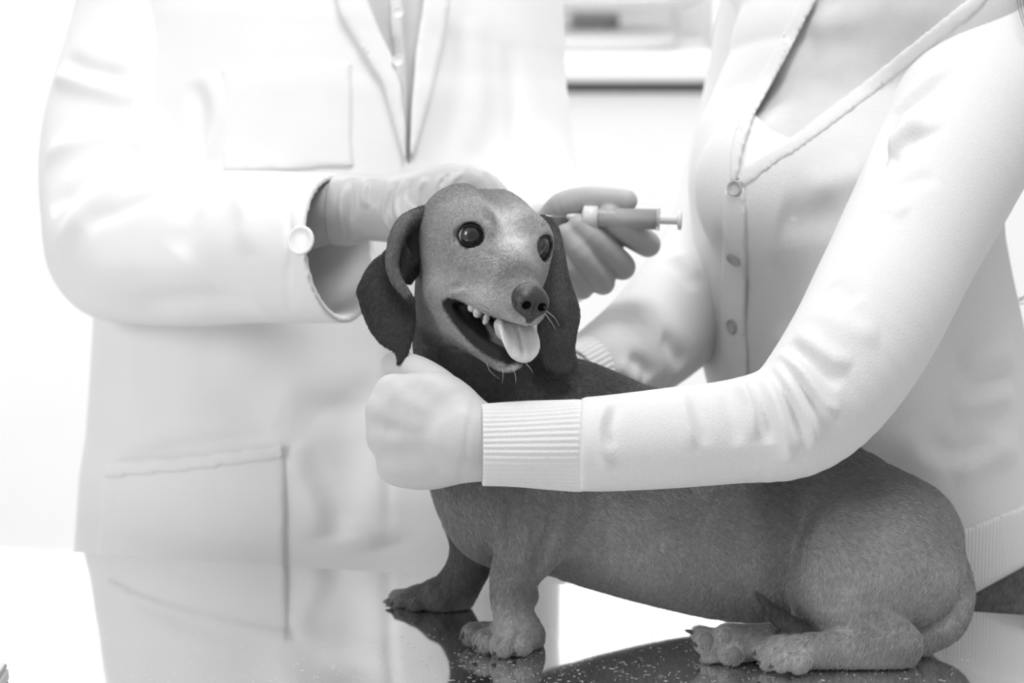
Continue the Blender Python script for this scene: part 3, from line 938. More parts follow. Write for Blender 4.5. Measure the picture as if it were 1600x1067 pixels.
# --- teeth along the near upper jaw and small lower ones
def dog_tooth(p, ax, r, L):
    prof = [(r * .9, 0), (r, L * .35), (r * .9, L * .65), (r * .62, L * .88), (r * .3, L * .97), (r * .05, L)]
    V, F = lathe(prof, 10)
    Wp = to_world(p); axw = to_world(p + ax * 0.01) - Wp
    V = V @ frame_z(axw).T + Wp
    return obj('tooth', (V, F), m_tooth, dog, world=True)
dn = HM @ np.array([0, 0.15, -1.0])
dog_tooth(hd(0.75, 1.80, -5.05), dn, .0038, .0068)
dog_tooth(hd(1.55, 1.60, -5.15), dn, .0040, .0080)
dog_tooth(hd(2.75, 1.35, -5.35), dn, .0026, .0080)
dog_tooth(hd(1.2, -1.75, -5.15), dn, .0036, .0070)
dog_tooth(hd(2.75, -1.3, -5.3), dn, .0026, .0075)

# --- ears
def px_poly(pts, d): return np.array([q(u, v, d)[:2] for u, v in pts])
EARS = []
def ear_near():
    d0 = 1.885
    f = Field(q(540, 585, 1.83)[:3] * [1, 1, 1], [q(690, 585, 1.93)[0], q(600, 315, 1.9)[1], 1.945], 0.0012)
    flap = [(598, 395), (606, 386), (622, 372), (640, 395), (636, 425), (632, 448), (646, 470), (649, 495), (647, 517), (640, 545), (631, 562), (622, 567), (619, 551), (594, 534), (577, 512),
            (567, 490), (560, 468), (557, 454), (566, 432), (580, 410)]
    poly = catmull(np.vstack([px_poly(flap, d0), px_poly(flap[:1], d0)]), 4)[:-1]
    xc = q(600, 450, d0)[0]; yc = q(600, 450, d0)[1]
    def zs(x, y):
        u = (x - xc) / 0.03; w = (y - yc) / 0.05
        return 1.884 - 0.010 * u + 0.010 * u * u + 0.004 * w + 0.004 * np.sin(3 * u + 2 * w)
    f.sheet(poly, zs, 0.0027, 0.004, 0.0024)
    # rolled front rim running from the skull to the lower fold
    f.chain([(q(670, 338, 1.908), .9 * cm), (q(650, 341, 1.895), .72 * cm), (q(634, 350, 1.886), .68 * cm), (q(622, 368, 1.880), .62 * cm), (q(615, 392, 1.877), .54 * cm),
             (q(613, 415, 1.876), .47 * cm), (q(619, 436, 1.876), .42 * cm), (q(632, 454, 1.876), .34 * cm), (q(643, 470, 1.876), .26 * cm)], 0.007, 5)
    # hollow inner side between the rim and the cheek
    inner = [(660, 332), (640, 338), (620, 362), (611, 400), (614, 432), (626, 446), (636, 432), (648, 414), (668, 400), (672, 350)]
    def zi(x, y):
        return 1.893 + 0.10 * (x - q(615, 400, 1.89)[0])
    f.sheet(px_poly(inner, 1.89), zi, 0.0025, 0.004, 0.0022)
    # inner conch joining the cheek
    f.chain([(q(664, 345, 1.915), .9 * cm), (q(645, 385, 1.905), .7 * cm), (q(644, 420, 1.902), .55 * cm), (q(640, 436, 1.898), .3 * cm)], 0.006, 4)
    V, F = f.mesh(1)
    Nn = vnormals(V, F)
    P = catmull(np.array([q(648, 338, 1.893), q(632, 346, 1.884), q(621, 366, 1.878), q(614, 390, 1.875), q(612, 413, 1.874), q(617, 435, 1.874), q(630, 452, 1.874)]), 3)
    T = 0.048 + 0.10 * near(V, P, 0.004, 0.0068)
    k = near(V, np.array([q(655, 345, 1.905), q(650, 385, 1.90)]), 0.004, 0.010)
    T = T * (1 - k) + 0.05 * k
    T *= 1 + 0.15 * wave(V, 8, 160, 8)
    o = obj('ear', (V, F), m_fur, dog, tone=T)
    EARS.append((o, (V, F, T)))
    return o
ear_near()
def ear_far():
    d0 = 1.925
    f = Field(q(820, 600, 1.86)[:3] * [1, 1, 1], [q(925, 585, 1.95)[0], q(850, 325, 1.95)[1], 1.985], 0.0014)
    flap = [(846, 350), (858, 346), (872, 366), (881, 395), (888, 430), (899, 462), (906, 490), (901, 520), (898, 545), (901, 566), (890, 582), (870, 583), (852, 573), (842, 552), (840, 520), (842, 480), (848, 430), (846, 390)]
    poly = catmull(np.vstack([px_poly(flap, d0), px_poly(flap[:1], d0)]), 4)[:-1]
    xc = q(872, 470, d0)[0]; yc = q(872, 470, d0)[1]
    def zs(x, y):
        u = (x - xc) / 0.02; w = (y - yc) / 0.05
        return 1.917 + 0.009 * u + 0.006 * u * u + 0.004 * w + 0.012 * w * (w > 0)
    f.sheet(poly, zs, 0.0030, 0.004, 0.0026)
    f.chain([(q(840, 352, 1.94), .8 * cm), (q(860, 362, 1.928), .5 * cm), (q(871, 395, 1.921), .42 * cm), (q(873, 440, 1.917), .36 * cm), (q(871, 490, 1.914), .22 * cm)], 0.012, 4)
    V, F = f.mesh(1)
    T = 0.075 * (1 + 0.2 * wave(V, 9, 130, 8))
    P = catmull(np.array([q(866, 370, 1.92), q(874, 410, 1.912), q(876, 470, 1.912)]), 3)
    T = T + 0.03 * near(V, P, 0.003, 0.009)
    o = obj('ear', (V, F), m_fur, dog, tone=T)
    EARS.append((o, (V, F, T)))
    return o
ear_far()

# --- claws and pads
def claw(p, ax, r=.0022, L=.010):
    prof = [(r, 0), (r * .95, L * .35), (r * .7, L * .7), (r * .15, L)]
    V, F = lathe(prof, 8)
    Wp = to_world(p); axw = to_world(p + ax * 0.01) - Wp
    V = V @ frame_z(axw).T + Wp
    V[:, 2] = np.maximum(V[:, 2], TABLE_Z + 0.0006)
    obj('claw', (V, F), m_claw, dog, world=True)
pd = tdepth(1012); hp = tdepth(1046); fp = tdepth(1036); fd = tdepth(946)
for (u, v, d) in ((728, 987, pd - .004), (749, 1003, pd - .018), (779, 1013, pd - .027), (811, 1012, pd - .024)):
    claw(q(u, v, d), np.array([-.55, -.55, -.6]))
for (u, v, d) in ((1188, 1018, hp), (1196, 1032, hp - .008), (1214, 1038, hp - .015)):
    claw(q(u, v, d), np.array([-.9, -.25, -.3]), .002, .008)
for (u, v, d) in ((1083, 988, fp + .002), (1090, 1008, fp - .01), (1098, 1026, fp)):
    claw(q(u, v, d), np.array([-.9, .25, -.1]), .0018, .007)
for (u, v, d) in ((609, 937, fd + .012), (614, 942, fd - .006)):
    claw(q(u, v, d), np.array([-.9, -.35, -.2]), .002, .007)
def pad(p, rad):
    f = Field(p - 0.016, p + 0.016, 0.0011)
    f.ell(p, rad, None, 0.002)
    f.plane_cut(DOWNV, 0.58 - 0.0006)
    obj('paw_pad', f.mesh(1), m_pad, dog)
pad(q(1104, 1003, fp - .0105), (.0066, .0078, .006))
pad(q(1134, 994, fp - .0135), (.0055, .0060, .0055))
pad(q(1145, 1022, fp - .0125), (.0075, .0078, .007))
pad(q(836, 990, pd - .001), (.006, .0065, .007))

# --- whiskers: thin curved hairs, each one a part
def whisker(P, r, m):
    P = catmull(np.array(P), 5)
    Wd = to_world(P)
    V, F = [], []
    n = 5
    for i in range(len(Wd)):
        t = Wd[min(i + 1, len(Wd) - 1)] - Wd[max(i - 1, 0)]
        M = frame_z(t)
        rr = r * (1 - 0.8 * i / (len(Wd) - 1))
        for j in range(n):
            a = 2 * math.pi * j / n
            V.append(Wd[i] + M[:, 0] * rr * math.cos(a) + M[:, 1] * rr * math.sin(a))
    for i in range(len(Wd) - 1):
        for j in range(n):
            F.append([i * n + j, i * n + (j + 1) % n, (i + 1) * n + (j + 1) % n, (i + 1) * n + j])
    obj('whisker', (np.array(V), np.array(F)), m, dog, world=True)

# ------------------------------------------------------------------ the woman holding the dog
DOWN = np.array([0, -math.cos(PITCH), math.sin(PITCH)])      # world down in sculpting space
def down_to(p, z):
    """point straight below p at world height z"""
    w = to_world(p)
    return p + DOWN * (w[2] - z)
woman_base = to_world(down_to(q(1480, 1000, 2.22), 0.0))
woman = empty('person', woman_base)
tag(woman, 'person in a cream knit cardigan hugging the dog with both arms', 'person')
WL = np.array([0.57, 0, -0.82])          # across her shoulders
def woman_torso(f, o, bust=True):
    f.chain([(q(1330, -30, 2.19), .075 - o), (q(1330, 80, 2.185), .096 - o), (q(1328, 230, 2.18), .112 - o), (q(1322, 400, 2.17), .120 - o), (q(1342, 540, 2.17), .124 - o),
             (q(1380, 700, 2.18), .120 - o), (q(1430, 860, 2.2), .122 - o), (q(1452, 960, 2.21), .122 - o)], 0.02, 2, sq=(WL, 1.32))
    f.ell(q(1208, 292, 2.085), (.068 - o, .070 - o, .066 - o), None, 0.05)
    f.ell(q(1188, 262, 2.19), (.053 - o, .064 - o, .060 - o), None, 0.05)
    # shoulders and trapezius
    f.chain([(q(1235, -20, 2.30), .062 - o), (q(1350, -70, 2.2), .066 - o), (q(1480, 20, 2.09), .074 - o)], 0.04, 3)

def woman_cardigan():
    f = Field([q(1000, 0, 2.0)[0], q(0, 1010, 2.3)[1], 1.93], [q(1720, 0, 2.3)[0], q(0, -190, 2.3)[1], 2.46], 0.0028)
    woman_torso(f, 0.0)
    V_open = [(1285, -250), (1274, 0), (1228, 90), (1179, 178), (1160, 240), (1151, 290), (1166, 262), (1205, 236), (1235, 217), (1360, 122), (1512, 0), (1640, -250)]
    g = Field.__new__(Field); g.h, g.lo, g.n, g.a = f.h, f.lo, f.n, f.a.copy()
    carve(f, V_open, 1.9, 2.19)
    carve(f, [(1180, 1010), (1400, 976), (1512, 933), (1600, 885), (1720, 822), (1900, 760), (1900, 1300), (1180, 1300)], 1.9, 2.6)
    return f, g
fw, full = woman_cardigan()
CV, CF = fw.mesh(2)
CV = folds(CV, CF, [
    ([(1500, 575), (1545, 560), (1590, 545)], 0.006, 0.012), ([(1490, 640), (1540, 625), (1590, 610)], 0.006, 0.012),
    ([(1505, 605), (1550, 595), (1592, 580)], -0.005, 0.009), ([(1440, 690), (1490, 712), (1560, 695)], -0.007, 0.010),
    ([(1400, 660), (1440, 712), (1500, 735)], 0.006, 0.014), ([(1480, 740), (1540, 715), (1600, 690)], 0.006, 0.014),
    ([(1210, 345), (1260, 350), (1320, 330)], -0.005, 0.018),
    ([(1215, 400), (1230, 470), (1225, 540)], -0.004, 0.012), ([(1260, 300), (1320, 275), (1360, 265)], 0.004, 0.014)])
cardigan = obj('cardigan', (CV, CF), m_knit, woman)
# button band, neck rib and hem rib lie on the cardigan
band = [(1131, 300), (1149, 286), (1164, 296), (1166, 400), (1166, 520), (1170, 640), (1122, 640), (1126, 520), (1129, 400)]
obj('button_band', patch(full, band, 2.0, 2.25, -0.004, 0.0034), m_knit, cardigan)
neck = [(1150, 290), (1160, 262), (1203, 234), (1235, 215), (1360, 120), (1512, -2), (1560, -60), (1580, -40), (1528, 18), (1372, 142), (1246, 236), (1212, 256), (1168, 292)]
obj('neck_rib', patch(full, neck, 1.95, 2.19, -0.003, 0.0015), m_knit, cardigan)
neck2 = [(1151, 290), (1160, 236), (1180, 178), (1229, 90), (1276, 0), (1282, -60), (1258, -60), (1249, 0), (1204, 88), (1156, 172), (1141, 230), (1138, 280)]
obj('neck_rib', patch(full, neck2, 1.95, 2.26, -0.003, 0.0015), m_knit, cardigan)
hem = [(1330, 850), (1480, 838), (1600, 790), (1760, 700), (1780, 850), (1600, 884), (1512, 932), (1400, 975), (1320, 985)]
obj('hem_rib', patch(full, hem, 1.95, 2.25, -0.004, 0.0030), m_rib, cardigan)
def disc(name, p, nrm, r, th, m, parent):
    """four-hole button; p, nrm in sculpting space"""
    prof = [(r * .96, 0), (r, th * .4), (r * .96, th), (r * .80, th), (r * .74, th * .72), (r * .3, th * .68), (.0001, th * .68)]
    V, F = lathe(prof, 20)
    Wp = to_world(p); ax = to_world(p + nrm * 0.01) - Wp
    return obj(name, (V @ frame_z(ax).T + Wp, F), m, parent, world=True)
CN = vnormals(CV, CF)
for (u, v) in ((1147, 296), (1145, 405), (1143, 513)):
    p = surf_pt(CV, CN, u, v)
    i = np.argmin(np.linalg.norm(CV - p, axis=1))
    disc('button', p + CN[i] * 0.0030, CN[i], .0068, .0026, m_button, cardigan)

# near sleeve
def sleeve_near():
    f = Field([q(880, 0, 1.8)[0], q(0, 800, 1.9)[1], 1.755], [q(1760, 0, 2.1)[0], q(0, -150, 2.1)[1], 2.27], 0.0024)
    f.chain([(q(1605, -40, 2.19), .066), (q(1580, 40, 2.14), .070), (q(1545, 130, 2.075), .0700), (q(1490, 240, 2.01), .0650), (q(1420, 380, 1.945), .0585), (q(1355, 510, 1.885), .0550),
             (q(1298, 600, 1.856), .0510), (q(1238, 655, 1.845), .0455), (q(1150, 674, 1.838), .0398), (q(1050, 684, 1.83), .0382), (q(950, 692, 1.825), .0362), (q(908, 694, 1.824), .0352)], 0.005, 4)
    f.plane_cut(np.array([-1.0, 0.02, 0.05]), -q(908, 694, 1.824) @ np.array([1.0, -0.02, -0.05]))
    V, F = f.mesh(2)
    V = folds(V, F, [
        ([(1150, 592), (1168, 628), (1181, 690)], 0.0042, 0.0050), ([(1186, 580), (1213, 628), (1235, 691), (1238, 728)], 0.0050, 0.0055),
        ([(1206, 566), (1240, 615), (1268, 669), (1274, 710)], 0.0056, 0.0055), ([(1216, 547), (1253, 583), (1289, 628), (1312, 655)], 0.0058, 0.0060),
        ([(1238, 518), (1285, 547), (1335, 570)], 0.0036, 0.0070), ([(1170, 592), (1192, 640), (1210, 700)], -0.0030, 0.0050),
        ([(1197, 573), (1226, 622), (1254, 690)], -0.0034, 0.0045), ([(1211, 557), (1248, 602), (1285, 655)], -0.0036, 0.0045),
        ([(1228, 533), (1270, 566), (1320, 602)], -0.0032, 0.0055),
        ([(953, 622), (934, 660), (938, 700), (958, 738)], 0.0036, 0.0050), ([(968, 622), (950, 665), (956, 705)], -0.0022, 0.0050),
        ([(1060, 608), (1076, 655), (1090, 705)], 0.0026, 0.0050), ([(1078, 612), (1095, 655), (1105, 700)], -0.0014, 0.0060),
        ([(1130, 600), (1146, 645), (1160, 700)], -0.0020, 0.0060),
        ([(1498, 102), (1430, 140), (1388, 184), (1372, 228), (1376, 268)], -0.0085, 0.0080),
        ([(1474, 196), (1422, 210), (1392, 236), (1378, 266)], -0.0055, 0.0055), ([(1440, 180), (1405, 205), (1386, 235)], 0.0050, 0.0080),
        ([(1385, 290), (1420, 280), (1470, 268)], -0.0016, 0.0080), ([(1365, 320), (1420, 330)], 0.0015, 0.0080),
        ([(1290, 440), (1340, 470)], -0.0018, 0.0100), ([(1260, 480), (1320, 510), (1380, 520)], 0.0020, 0.0100)], 1.5)
    V = V + vnormals(V, F) * (0.0007 * wave(V, 21, 60, 8))[:, None]
    return obj('sleeve', (V, F), m_knit, cardigan)
sleeve_near()
def ribbed_cuff(A, B, ra, rb, parent, dz=0.80, ribs=46):
    """knitted tube with real ribs, from A (elbow side) to B (wrist opening)"""
    ax = B - A; L = np.linalg.norm(ax); ax /= L
    up = np.array([0, 1.0, 0]); up -= ax * (up @ ax); up /= np.linalg.norm(up)
    sd = np.cross(ax, up)
    n, m = ribs * 8, 26
    V, F = [], []
    prof = [(t, 0.0) for t in np.linspace(0, 1, m)] + [(1.008, -0.0006), (1.004, -0.0022), (0.97, -0.0030), (0.75, -0.0040)]
    for t, o in prof:
        r = ra + (rb - ra) * min(t, 1) + o
        for i in range(n):
            th = 2 * math.pi * i / n
            fade = min(1, (t) / 0.06) * (1 if o == 0 else 0.4)
            rr = r + 0.00045 * math.cos(ribs * th) * fade + 0.0008 * math.sin(3 * th + 4 * t)
            V.append(A + ax * L * t + up * rr * math.sin(th) + sd * rr * dz * math.cos(th))
    k = len(prof)
    for j in range(k - 1):
        for i in range(n):
            F.append([j * n + i, (j + 1) * n + i, (j + 1) * n + (i + 1) % n, j * n + (i + 1) % n])
    F = np.array(F)
    return obj('ribbed_cuff', (np.array(V), F), m_knit, parent)
ribbed_cuff(q(909, 694.5, 1.824), q(754, 696, 1.82), .0348, .0304, cardigan)

# far sleeve
def sleeve_far():
    f = Field([q(860, 0, 2.0)[0], q(0, 680, 2.2)[1], 1.99], [q(1330, 0, 2.3)[0], q(0, -80, 2.2)[1], 2.42], 0.0032)
    f.chain([(q(1225, 10, 2.31), .062), (q(1180, 200, 2.31), .056), (q(1130, 380, 2.27), .054), (q(1075, 470, 2.21), .0525), (q(1010, 535, 2.14), .047), (q(955, 570, 2.09), .040)], 0.005, 4)
    V, F = f.mesh(2)
    V = folds(V, F, [([(985, 560), (1010, 575), (1020, 600)], -0.006, 0.008), ([(960, 570), (985, 585), (1000, 610)], 0.004, 0.008), ([(1040, 520), (1060, 545), (1070, 580)], -0.006, 0.010),
                     ([(1040, 400), (1065, 420), (1088, 450)], -0.004, 0.007), ([(1055, 390), (1080, 408), (1095, 430)], 0.004, 0.006)])
    return obj('sleeve', (V, F), m_knit, cardigan)
sleeve_far()
ribbed_cuff(q(958, 568, 2.092), q(900, 598, 2.055), .036, .030, cardigan, 0.9, 40)

# camisole: a thin layer over the body under the cardigan
cam_poly = [(1100, 190), (1150, 160), (1180, 180), (1205, 203), (1233, 216), (1262, 205), (1300, 230), (1300, 420), (1100, 420)]
inner = Field([q(1060, 0, 2.1)[0], q(0, 450, 2.2)[1], 1.96], [q(1330, 0, 2.2)[0], q(0, 120, 2.2)[1], 2.26], 0.0028)
woman_torso(inner, 0.009)
obj('camisole', patch(inner, cam_poly, 1.95, 2.3, -0.003, 0.0045), m_cami, woman)

# body: torso, neck, head, arms and hands as one figure
def woman_body():
    f = Field([q(1000, 0, 2.0)[0], q(0, 850, 2.3)[1], 1.93], [q(1720, 0, 2.3)[0], q(0, -560, 2.2)[1], 2.46], 0.004)
    woman_torso(f, 0.009)
    f.chain([(q(1360, -40, 2.2), .062), (q(1352, -150, 2.18), .052), (q(1340, -230, 2.165), .052)], 0.03, 3)          # neck
    # collar bones and breastbone
    f.chain([(q(1300, 40, 2.10), .012), (q(1380, 25, 2.08), .011), (q(1470, -10, 2.06), .010)], 0.02, 2)
    hc = q(1318, -345, 2.16)
    fd_ = np.array([-0.86, -0.30, -0.41]); fd_ /= np.linalg.norm(fd_)
    upv = np.array([0, 1.0, 0]) - fd_ * fd_[1]; upv /= np.linalg.norm(upv)
    lt = np.cross(upv, fd_)
    H = np.stack([lt, upv, fd_])
    def h3(a, b, c): return hc + lt * a + upv * b + fd_ * c
    f.ell(hc, (.074, .098, .092), H, 0.02)
    f.ell(h3(0, -.055, .045), (.055, .062, .048), H, 0.03)
    f.ell(h3(0, -.02, .094), (.012, .024, .016), H, 0.012)                    # nose
    f.ell(h3(0, -.095, .072), (.022, .016, .016), H, 0.02)                    # chin
    for s in (1, -1):
        f.ell(h3(.032 * s, .006, .086), (.015, .010, .010), H, 0.004, op='s')   # eye hollows
        f.ell(h3(.074 * s, -.01, -.005), (.010, .030, .018), H, 0.006)          # ears
    f.ell(h3(0, -.060, .090), (.024, .007, .008), H, 0.006)                   # lips
    head = f.mesh(2)
    eyes = [(h3(.032 * s, .006, .076)) for s in (1, -1)]
    # near arm with hand
    g = Field([q(545, 0, 1.8)[0], q(0, 780, 1.9)[1], 1.765], [q(960, 0, 1.95)[0], q(0, 535, 1.8)[1], 1.955], 0.0014)
    ZN = np.array([0, 0, 1.0])
    g.chain([(q(940, 693, 1.826), .030), (q(830, 693, 1.824), .0285), (q(752, 692, 1.822), .0275), (q(722, 688, 1.822), .030)], 0.008, 3, sq=(ZN, 0.72))
    g.chain([(q(735, 690, 1.824), .029), (q(700, 680, 1.826), .036), (q(668, 668, 1.830), .0425), (q(648, 665, 1.834), .0365)], 0.008, 3, sq=(ZN, 0.42))
    # thumb along the top edge, round the dog's neck
    g.chain([(q(722, 652, 1.832), .0165), (q(692, 612, 1.846), .0150), (q(660, 585, 1.868), .0128), (q(633, 572, 1.890), .0110), (q(613, 568, 1.903), .0092)], 0.012, 4)
    # fingers: knuckles at the left edge, then wrapping away round the chest
    for (k, m1, m2, tp, r) in (
            (q(612, 612, 1.834), q(607, 622, 1.864), q(624, 634, 1.888), q(650, 642, 1.896), .0098),
            (q(600, 640, 1.833), q(597, 652, 1.866), q(614, 664, 1.892), q(645, 670, 1.897), .0100),
            (q(602, 684, 1.834), q(600, 694, 1.866), q(616, 702, 1.890), q(645, 705, 1.897), .0095),
            (q(620, 722, 1.838), q(616, 732, 1.864), q(632, 738, 1.884), q(655, 738, 1.890), .0085)):
        root = k * 0.45 + q(668, 676, 1.832) * 0.55
        g.chain([(root, r * 1.15), (k, r * 1.12), (m1, r), (m2, r * .95), (tp, r * .8)], 0.006, 3)
        g.sph(k + np.array([.001, 0, -.001]), r * 1.02, 0.012)
    g.ell(q(655, 735, 1.834), (.030, .0135, .016), None, 0.012)      # heel of the hand, little-finger side
    hand = g.mesh(2)
    hv, hf = hand
    hv = folds(hv, hf, [([(600, 608), (640, 625), (690, 650)], 0.0008, 0.006), ([(590, 648), (640, 662), (690, 668)], 0.0007, 0.006),
                        ([(592, 690), (640, 690), (690, 688)], 0.0007, 0.006), ([(596, 668), (625, 672)], -0.0008, 0.006),
                        ([(640, 596), (670, 618), (700, 648)], -0.0008, 0.008), ([(735, 650), (732, 690), (735, 730)], -0.0005, 0.002)])
    # upper arms inside the sleeves and the far hand
    a = Field([q(840, 0, 2.0)[0], q(0, 760, 2.1)[1], 1.77], [q(1700, 0, 2.1)[0], q(0, -60, 2.1)[1], 2.42], 0.0045)
    a.chain([(q(1560, 40, 2.13), .052), (q(1490, 240, 2.01), .050), (q(1355, 510, 1.885), .042), (q(1262, 640, 1.85), .036), (q(1100, 680, 1.834), .032), (q(930, 693, 1.826), .027)], 0.01, 3)
    a.chain([(q(1225, 10, 2.31), .050), (q(1130, 380, 2.27), .042), (q(1010, 535, 2.14), .034), (q(930, 582, 2.075), .028), (q(890, 602, 2.05), .024)], 0.01, 3)
    a.chain([(q(895, 600, 2.05), .026), (q(860, 622, 2.048), .030), (q(830, 640, 2.046), .026)], 0.01, 3, sq=(np.array([0, 0, 1.0]), 0.6))
    arms = a.mesh(2)
    return joinm(head, (hv, hf), arms), eyes, (hc, lt, upv, fd_)
wb, w_eyes, w_head = woman_body()
obj('body', wb, m_skin, woman)
m_eyew = mat('human_eye_white', 0.8, 0.2)
m_iris = mat('human_iris', 0.05, 0.1)
m_lip = mat('human_lip', 0.32, 0.4)
def human_eye(p, fdir, parent):
    Wp = to_world(p); ax = to_world(p + fdir * 0.01) - Wp
    prof = [(.0118 * math.sin(a), .0118 * -math.cos(a)) for a in np.linspace(0.02, math.pi - 0.02, 16)]
    V, F = lathe(prof, 20)
    e = obj('eye', (V @ frame_z(ax).T + Wp, F), m_eyew, parent, world=True)
    prof = [(.0058, .0107), (.0045, .0116), (.0025, .0121), (.0002, .0123)]
    V, F = lathe(prof, 16)
    obj('iris', (V @ frame_z(ax).T + Wp, F), m_iris, e, world=True)
for p in w_eyes: human_eye(p, w_head[3], woman)

# hair: a mass round the head falling behind the near shoulder, with loose strands
def woman_hair():
    hc, lt, upv, fd_ = w_head
    f = Field([q(1150, 0, 2.2)[0], q(0, 560, 2.3)[1], 2.0], [q(1900, 0, 2.4)[0], q(0, -640, 2.2)[1], 2.52], 0.005)
    H = np.stack([lt, upv, fd_])
    f.ell(hc - fd_ * .022 + upv * .022, (.090, .105, .098), H, 0.02)
    f.ell(hc + fd_ * .095 - upv * .055, (.070, .105, .075), H, 0.012, op='s')
    f.chain([(q(1440, -330, 2.2), .07), (q(1600, -190, 2.24), .062), (q(1715, 0, 2.27), .05), (q(1745, 220, 2.28), .04), (q(1740, 400, 2.28), .02)], 0.03, 4)
    return obj('hair', f.mesh(2), m_hair, woman)
woman_hair()
def strand(P, r, m, parent, name='hair_strand', n=5):
    P = catmull(np.array(P), 6)
    Wd = to_world(P); V, F = [], []
    for i in range(len(Wd)):
        t = Wd[min(i + 1, len(Wd) - 1)] - Wd[max(i - 1, 0)]
        M = frame_z(t); rr = r * (1 - 0.75 * i / (len(Wd) - 1))
        for j in range(n):
            a_ = 2 * math.pi * j / n
            V.append(Wd[i] + M[:, 0] * rr * math.cos(a_) + M[:, 1] * rr * math.sin(a_))
    for i in range(len(Wd) - 1):
        for j in range(n):
            F.append([i * n + j, i * n + (j + 1) % n, (i + 1) * n + (j + 1) % n, (i + 1) * n + j])
    return obj(name, (np.array(V), np.array(F)), m, parent, world=True)
for (du, dv, u1, v1) in ((0, 0, 1545, 466), (6, 10, 1560, 478), (0, 22, 1570, 486), (10, 5, 1585, 490)):
    strand([q(1700 + du, 330 + dv, 2.24), q(1618 + du, 440 + dv, 2.17), q(1594, 466 + dv * .4, 2.15), q(u1, v1, 2.14)], .0007, m_hair, woman)
for i in range(6):
    strand([q(1560 + i * 5, -90, 2.10), q(1585 + i * 5, -20, 2.03), q(1592 + i * 5, 14 + i * 4, 2.005), q(1603 + i * 6, 50 + i * 6, 2.0)], .0008, m_hair, woman)

# jeans and shoes
def woman_jeans():
    f = Field([q(1230, 0, 2.1)[0], -1.25, 2.02], [q(1850, 0, 2.5)[0], q(0, 760, 2.2)[1], 2.62], 0.0055)
    hip = q(1478, 960, 2.225)
    f.chain([(q(1440, 850, 2.205), .115), (hip, .126), (hip + DOWN * .12, .124)], 0.02, 2, sq=(WL, 1.28))
    for s in (1, -1):
        top = hip + WL * .085 * s + DOWN * .08
        kn = down_to(top + np.array([-.02, 0, .01]), 0.46); an = down_to(top + np.array([.02, 0, .05]), 0.09)
        f.chain([(top, .090), (kn, .060), (an, .048)], 0.03, 3)
    V, F = f.mesh(2)
    V = folds(V, F, [([(1515, 945), (1550, 930), (1598, 905)], 0.004, 0.006), ([(1520, 962), (1560, 955), (1600, 948)], 0.005, 0.006), ([(1525, 975), (1570, 972), (1600, 975)], -0.004, 0.005), ([(1520, 952), (1560, 940), (1600, 928)], -0.004, 0.005)])
    j = obj('jeans', (V, F), m_jeans, woman)
    for s in (1, -1):
        an = down_to(hip + WL * .085 * s + np.array([.02, 0, .05]), 0.0)
        shoe(an, np.array([-.85, 0, -.45]), woman)
def shoe(p, d, parent):
    w = to_world(p); d = d / np.linalg.norm(d)
    f = Field(p - .22, p + .22, 0.006)
    up = -DOWN
    dd = d - up * (d @ up); dd /= np.linalg.norm(dd)
    f.chain([(p - dd * .04 + up * .035, .036), (p + dd * .06 + up * .034, .036), (p + dd * .15 + up * .028, .030)], 0.02, 3)
    f.chain([(p - dd * .02 + up * .05, .040), (p + up * .10, .044)], 0.02, 2)
    f.plane_cut(DOWN, DOWN @ p)
    obj('shoe', f.mesh(2), m_shoe, parent)
woman_jeans()
del fw, full, inner

# ------------------------------------------------------------------ the vet in the white coat
vet_base = to_world(down_to(q(520, 700, 2.38), 0.0))
vet = empty('person', vet_base)
tag(vet, 'person in a white lab coat behind the table holding a syringe', 'person')
VL = np.array([1.0, 0, 0])
low = down_to(q(505, 900, 2.375), 0.50)
def vet_torso(f, o):
    f.chain([(q(545, -70, 2.37), .115 - o), (q(535, 80, 2.365), .140 - o), (q(520, 300, 2.36), .148 - o), (q(512, 520, 2.36), .150 - o), (q(506, 700, 2.368), .153 - o),
             (q(500, 860, 2.378), .158 - o), (low, .165 - o)], 0.02, 2, sq=(VL, 1.52))
    f.chain([(q(245, -50, 2.36), .072 - o), (q(380, -110, 2.37), .078 - o), (q(540, -140, 2.375), .082 - o), (q(680, -110, 2.37), .078 - o), (q(755, -40, 2.36), .066 - o)], 0.04, 3)
def big_field(h):
    return Field([q(60, 0, 2.36)[0], min(low[1] - .02, -.9), 2.14], [q(960, 0, 2.36)[0], q(0, -290, 2.37)[1], 2.62], h)
fv = Field([q(60, 0, 2.36)[0], q(0, 1120, 2.37)[1], 2.14], [q(960, 0, 2.36)[0], q(0, -290, 2.37)[1], 2.62], 0.0036)
vet_torso(fv, 0.0)
fv.chain([(q(748, -50, 2.36), .067), (q(758, 60, 2.35), .064), (q(778, 200, 2.33), .062), (q(806, 300, 2.30), .060), (q(830, 360, 2.26), .058)], 0.03, 3)
gap = [(545, -330), (560, -60), (572, 0), (592, 50), (612, 90), (624, 130), (631, 190), (634, 255), (640, 255), (643, 180), (650, 80), (662, 0), (668, -60), (690, -330)]
fvf = Field.__new__(Field); fvf.h, fvf.lo, fvf.n, fvf.a = fv.h, fv.lo, fv.n, fv.a.copy()
carve(fv, gap, 2.1, 2.34)
KV, KF = fv.mesh(2)
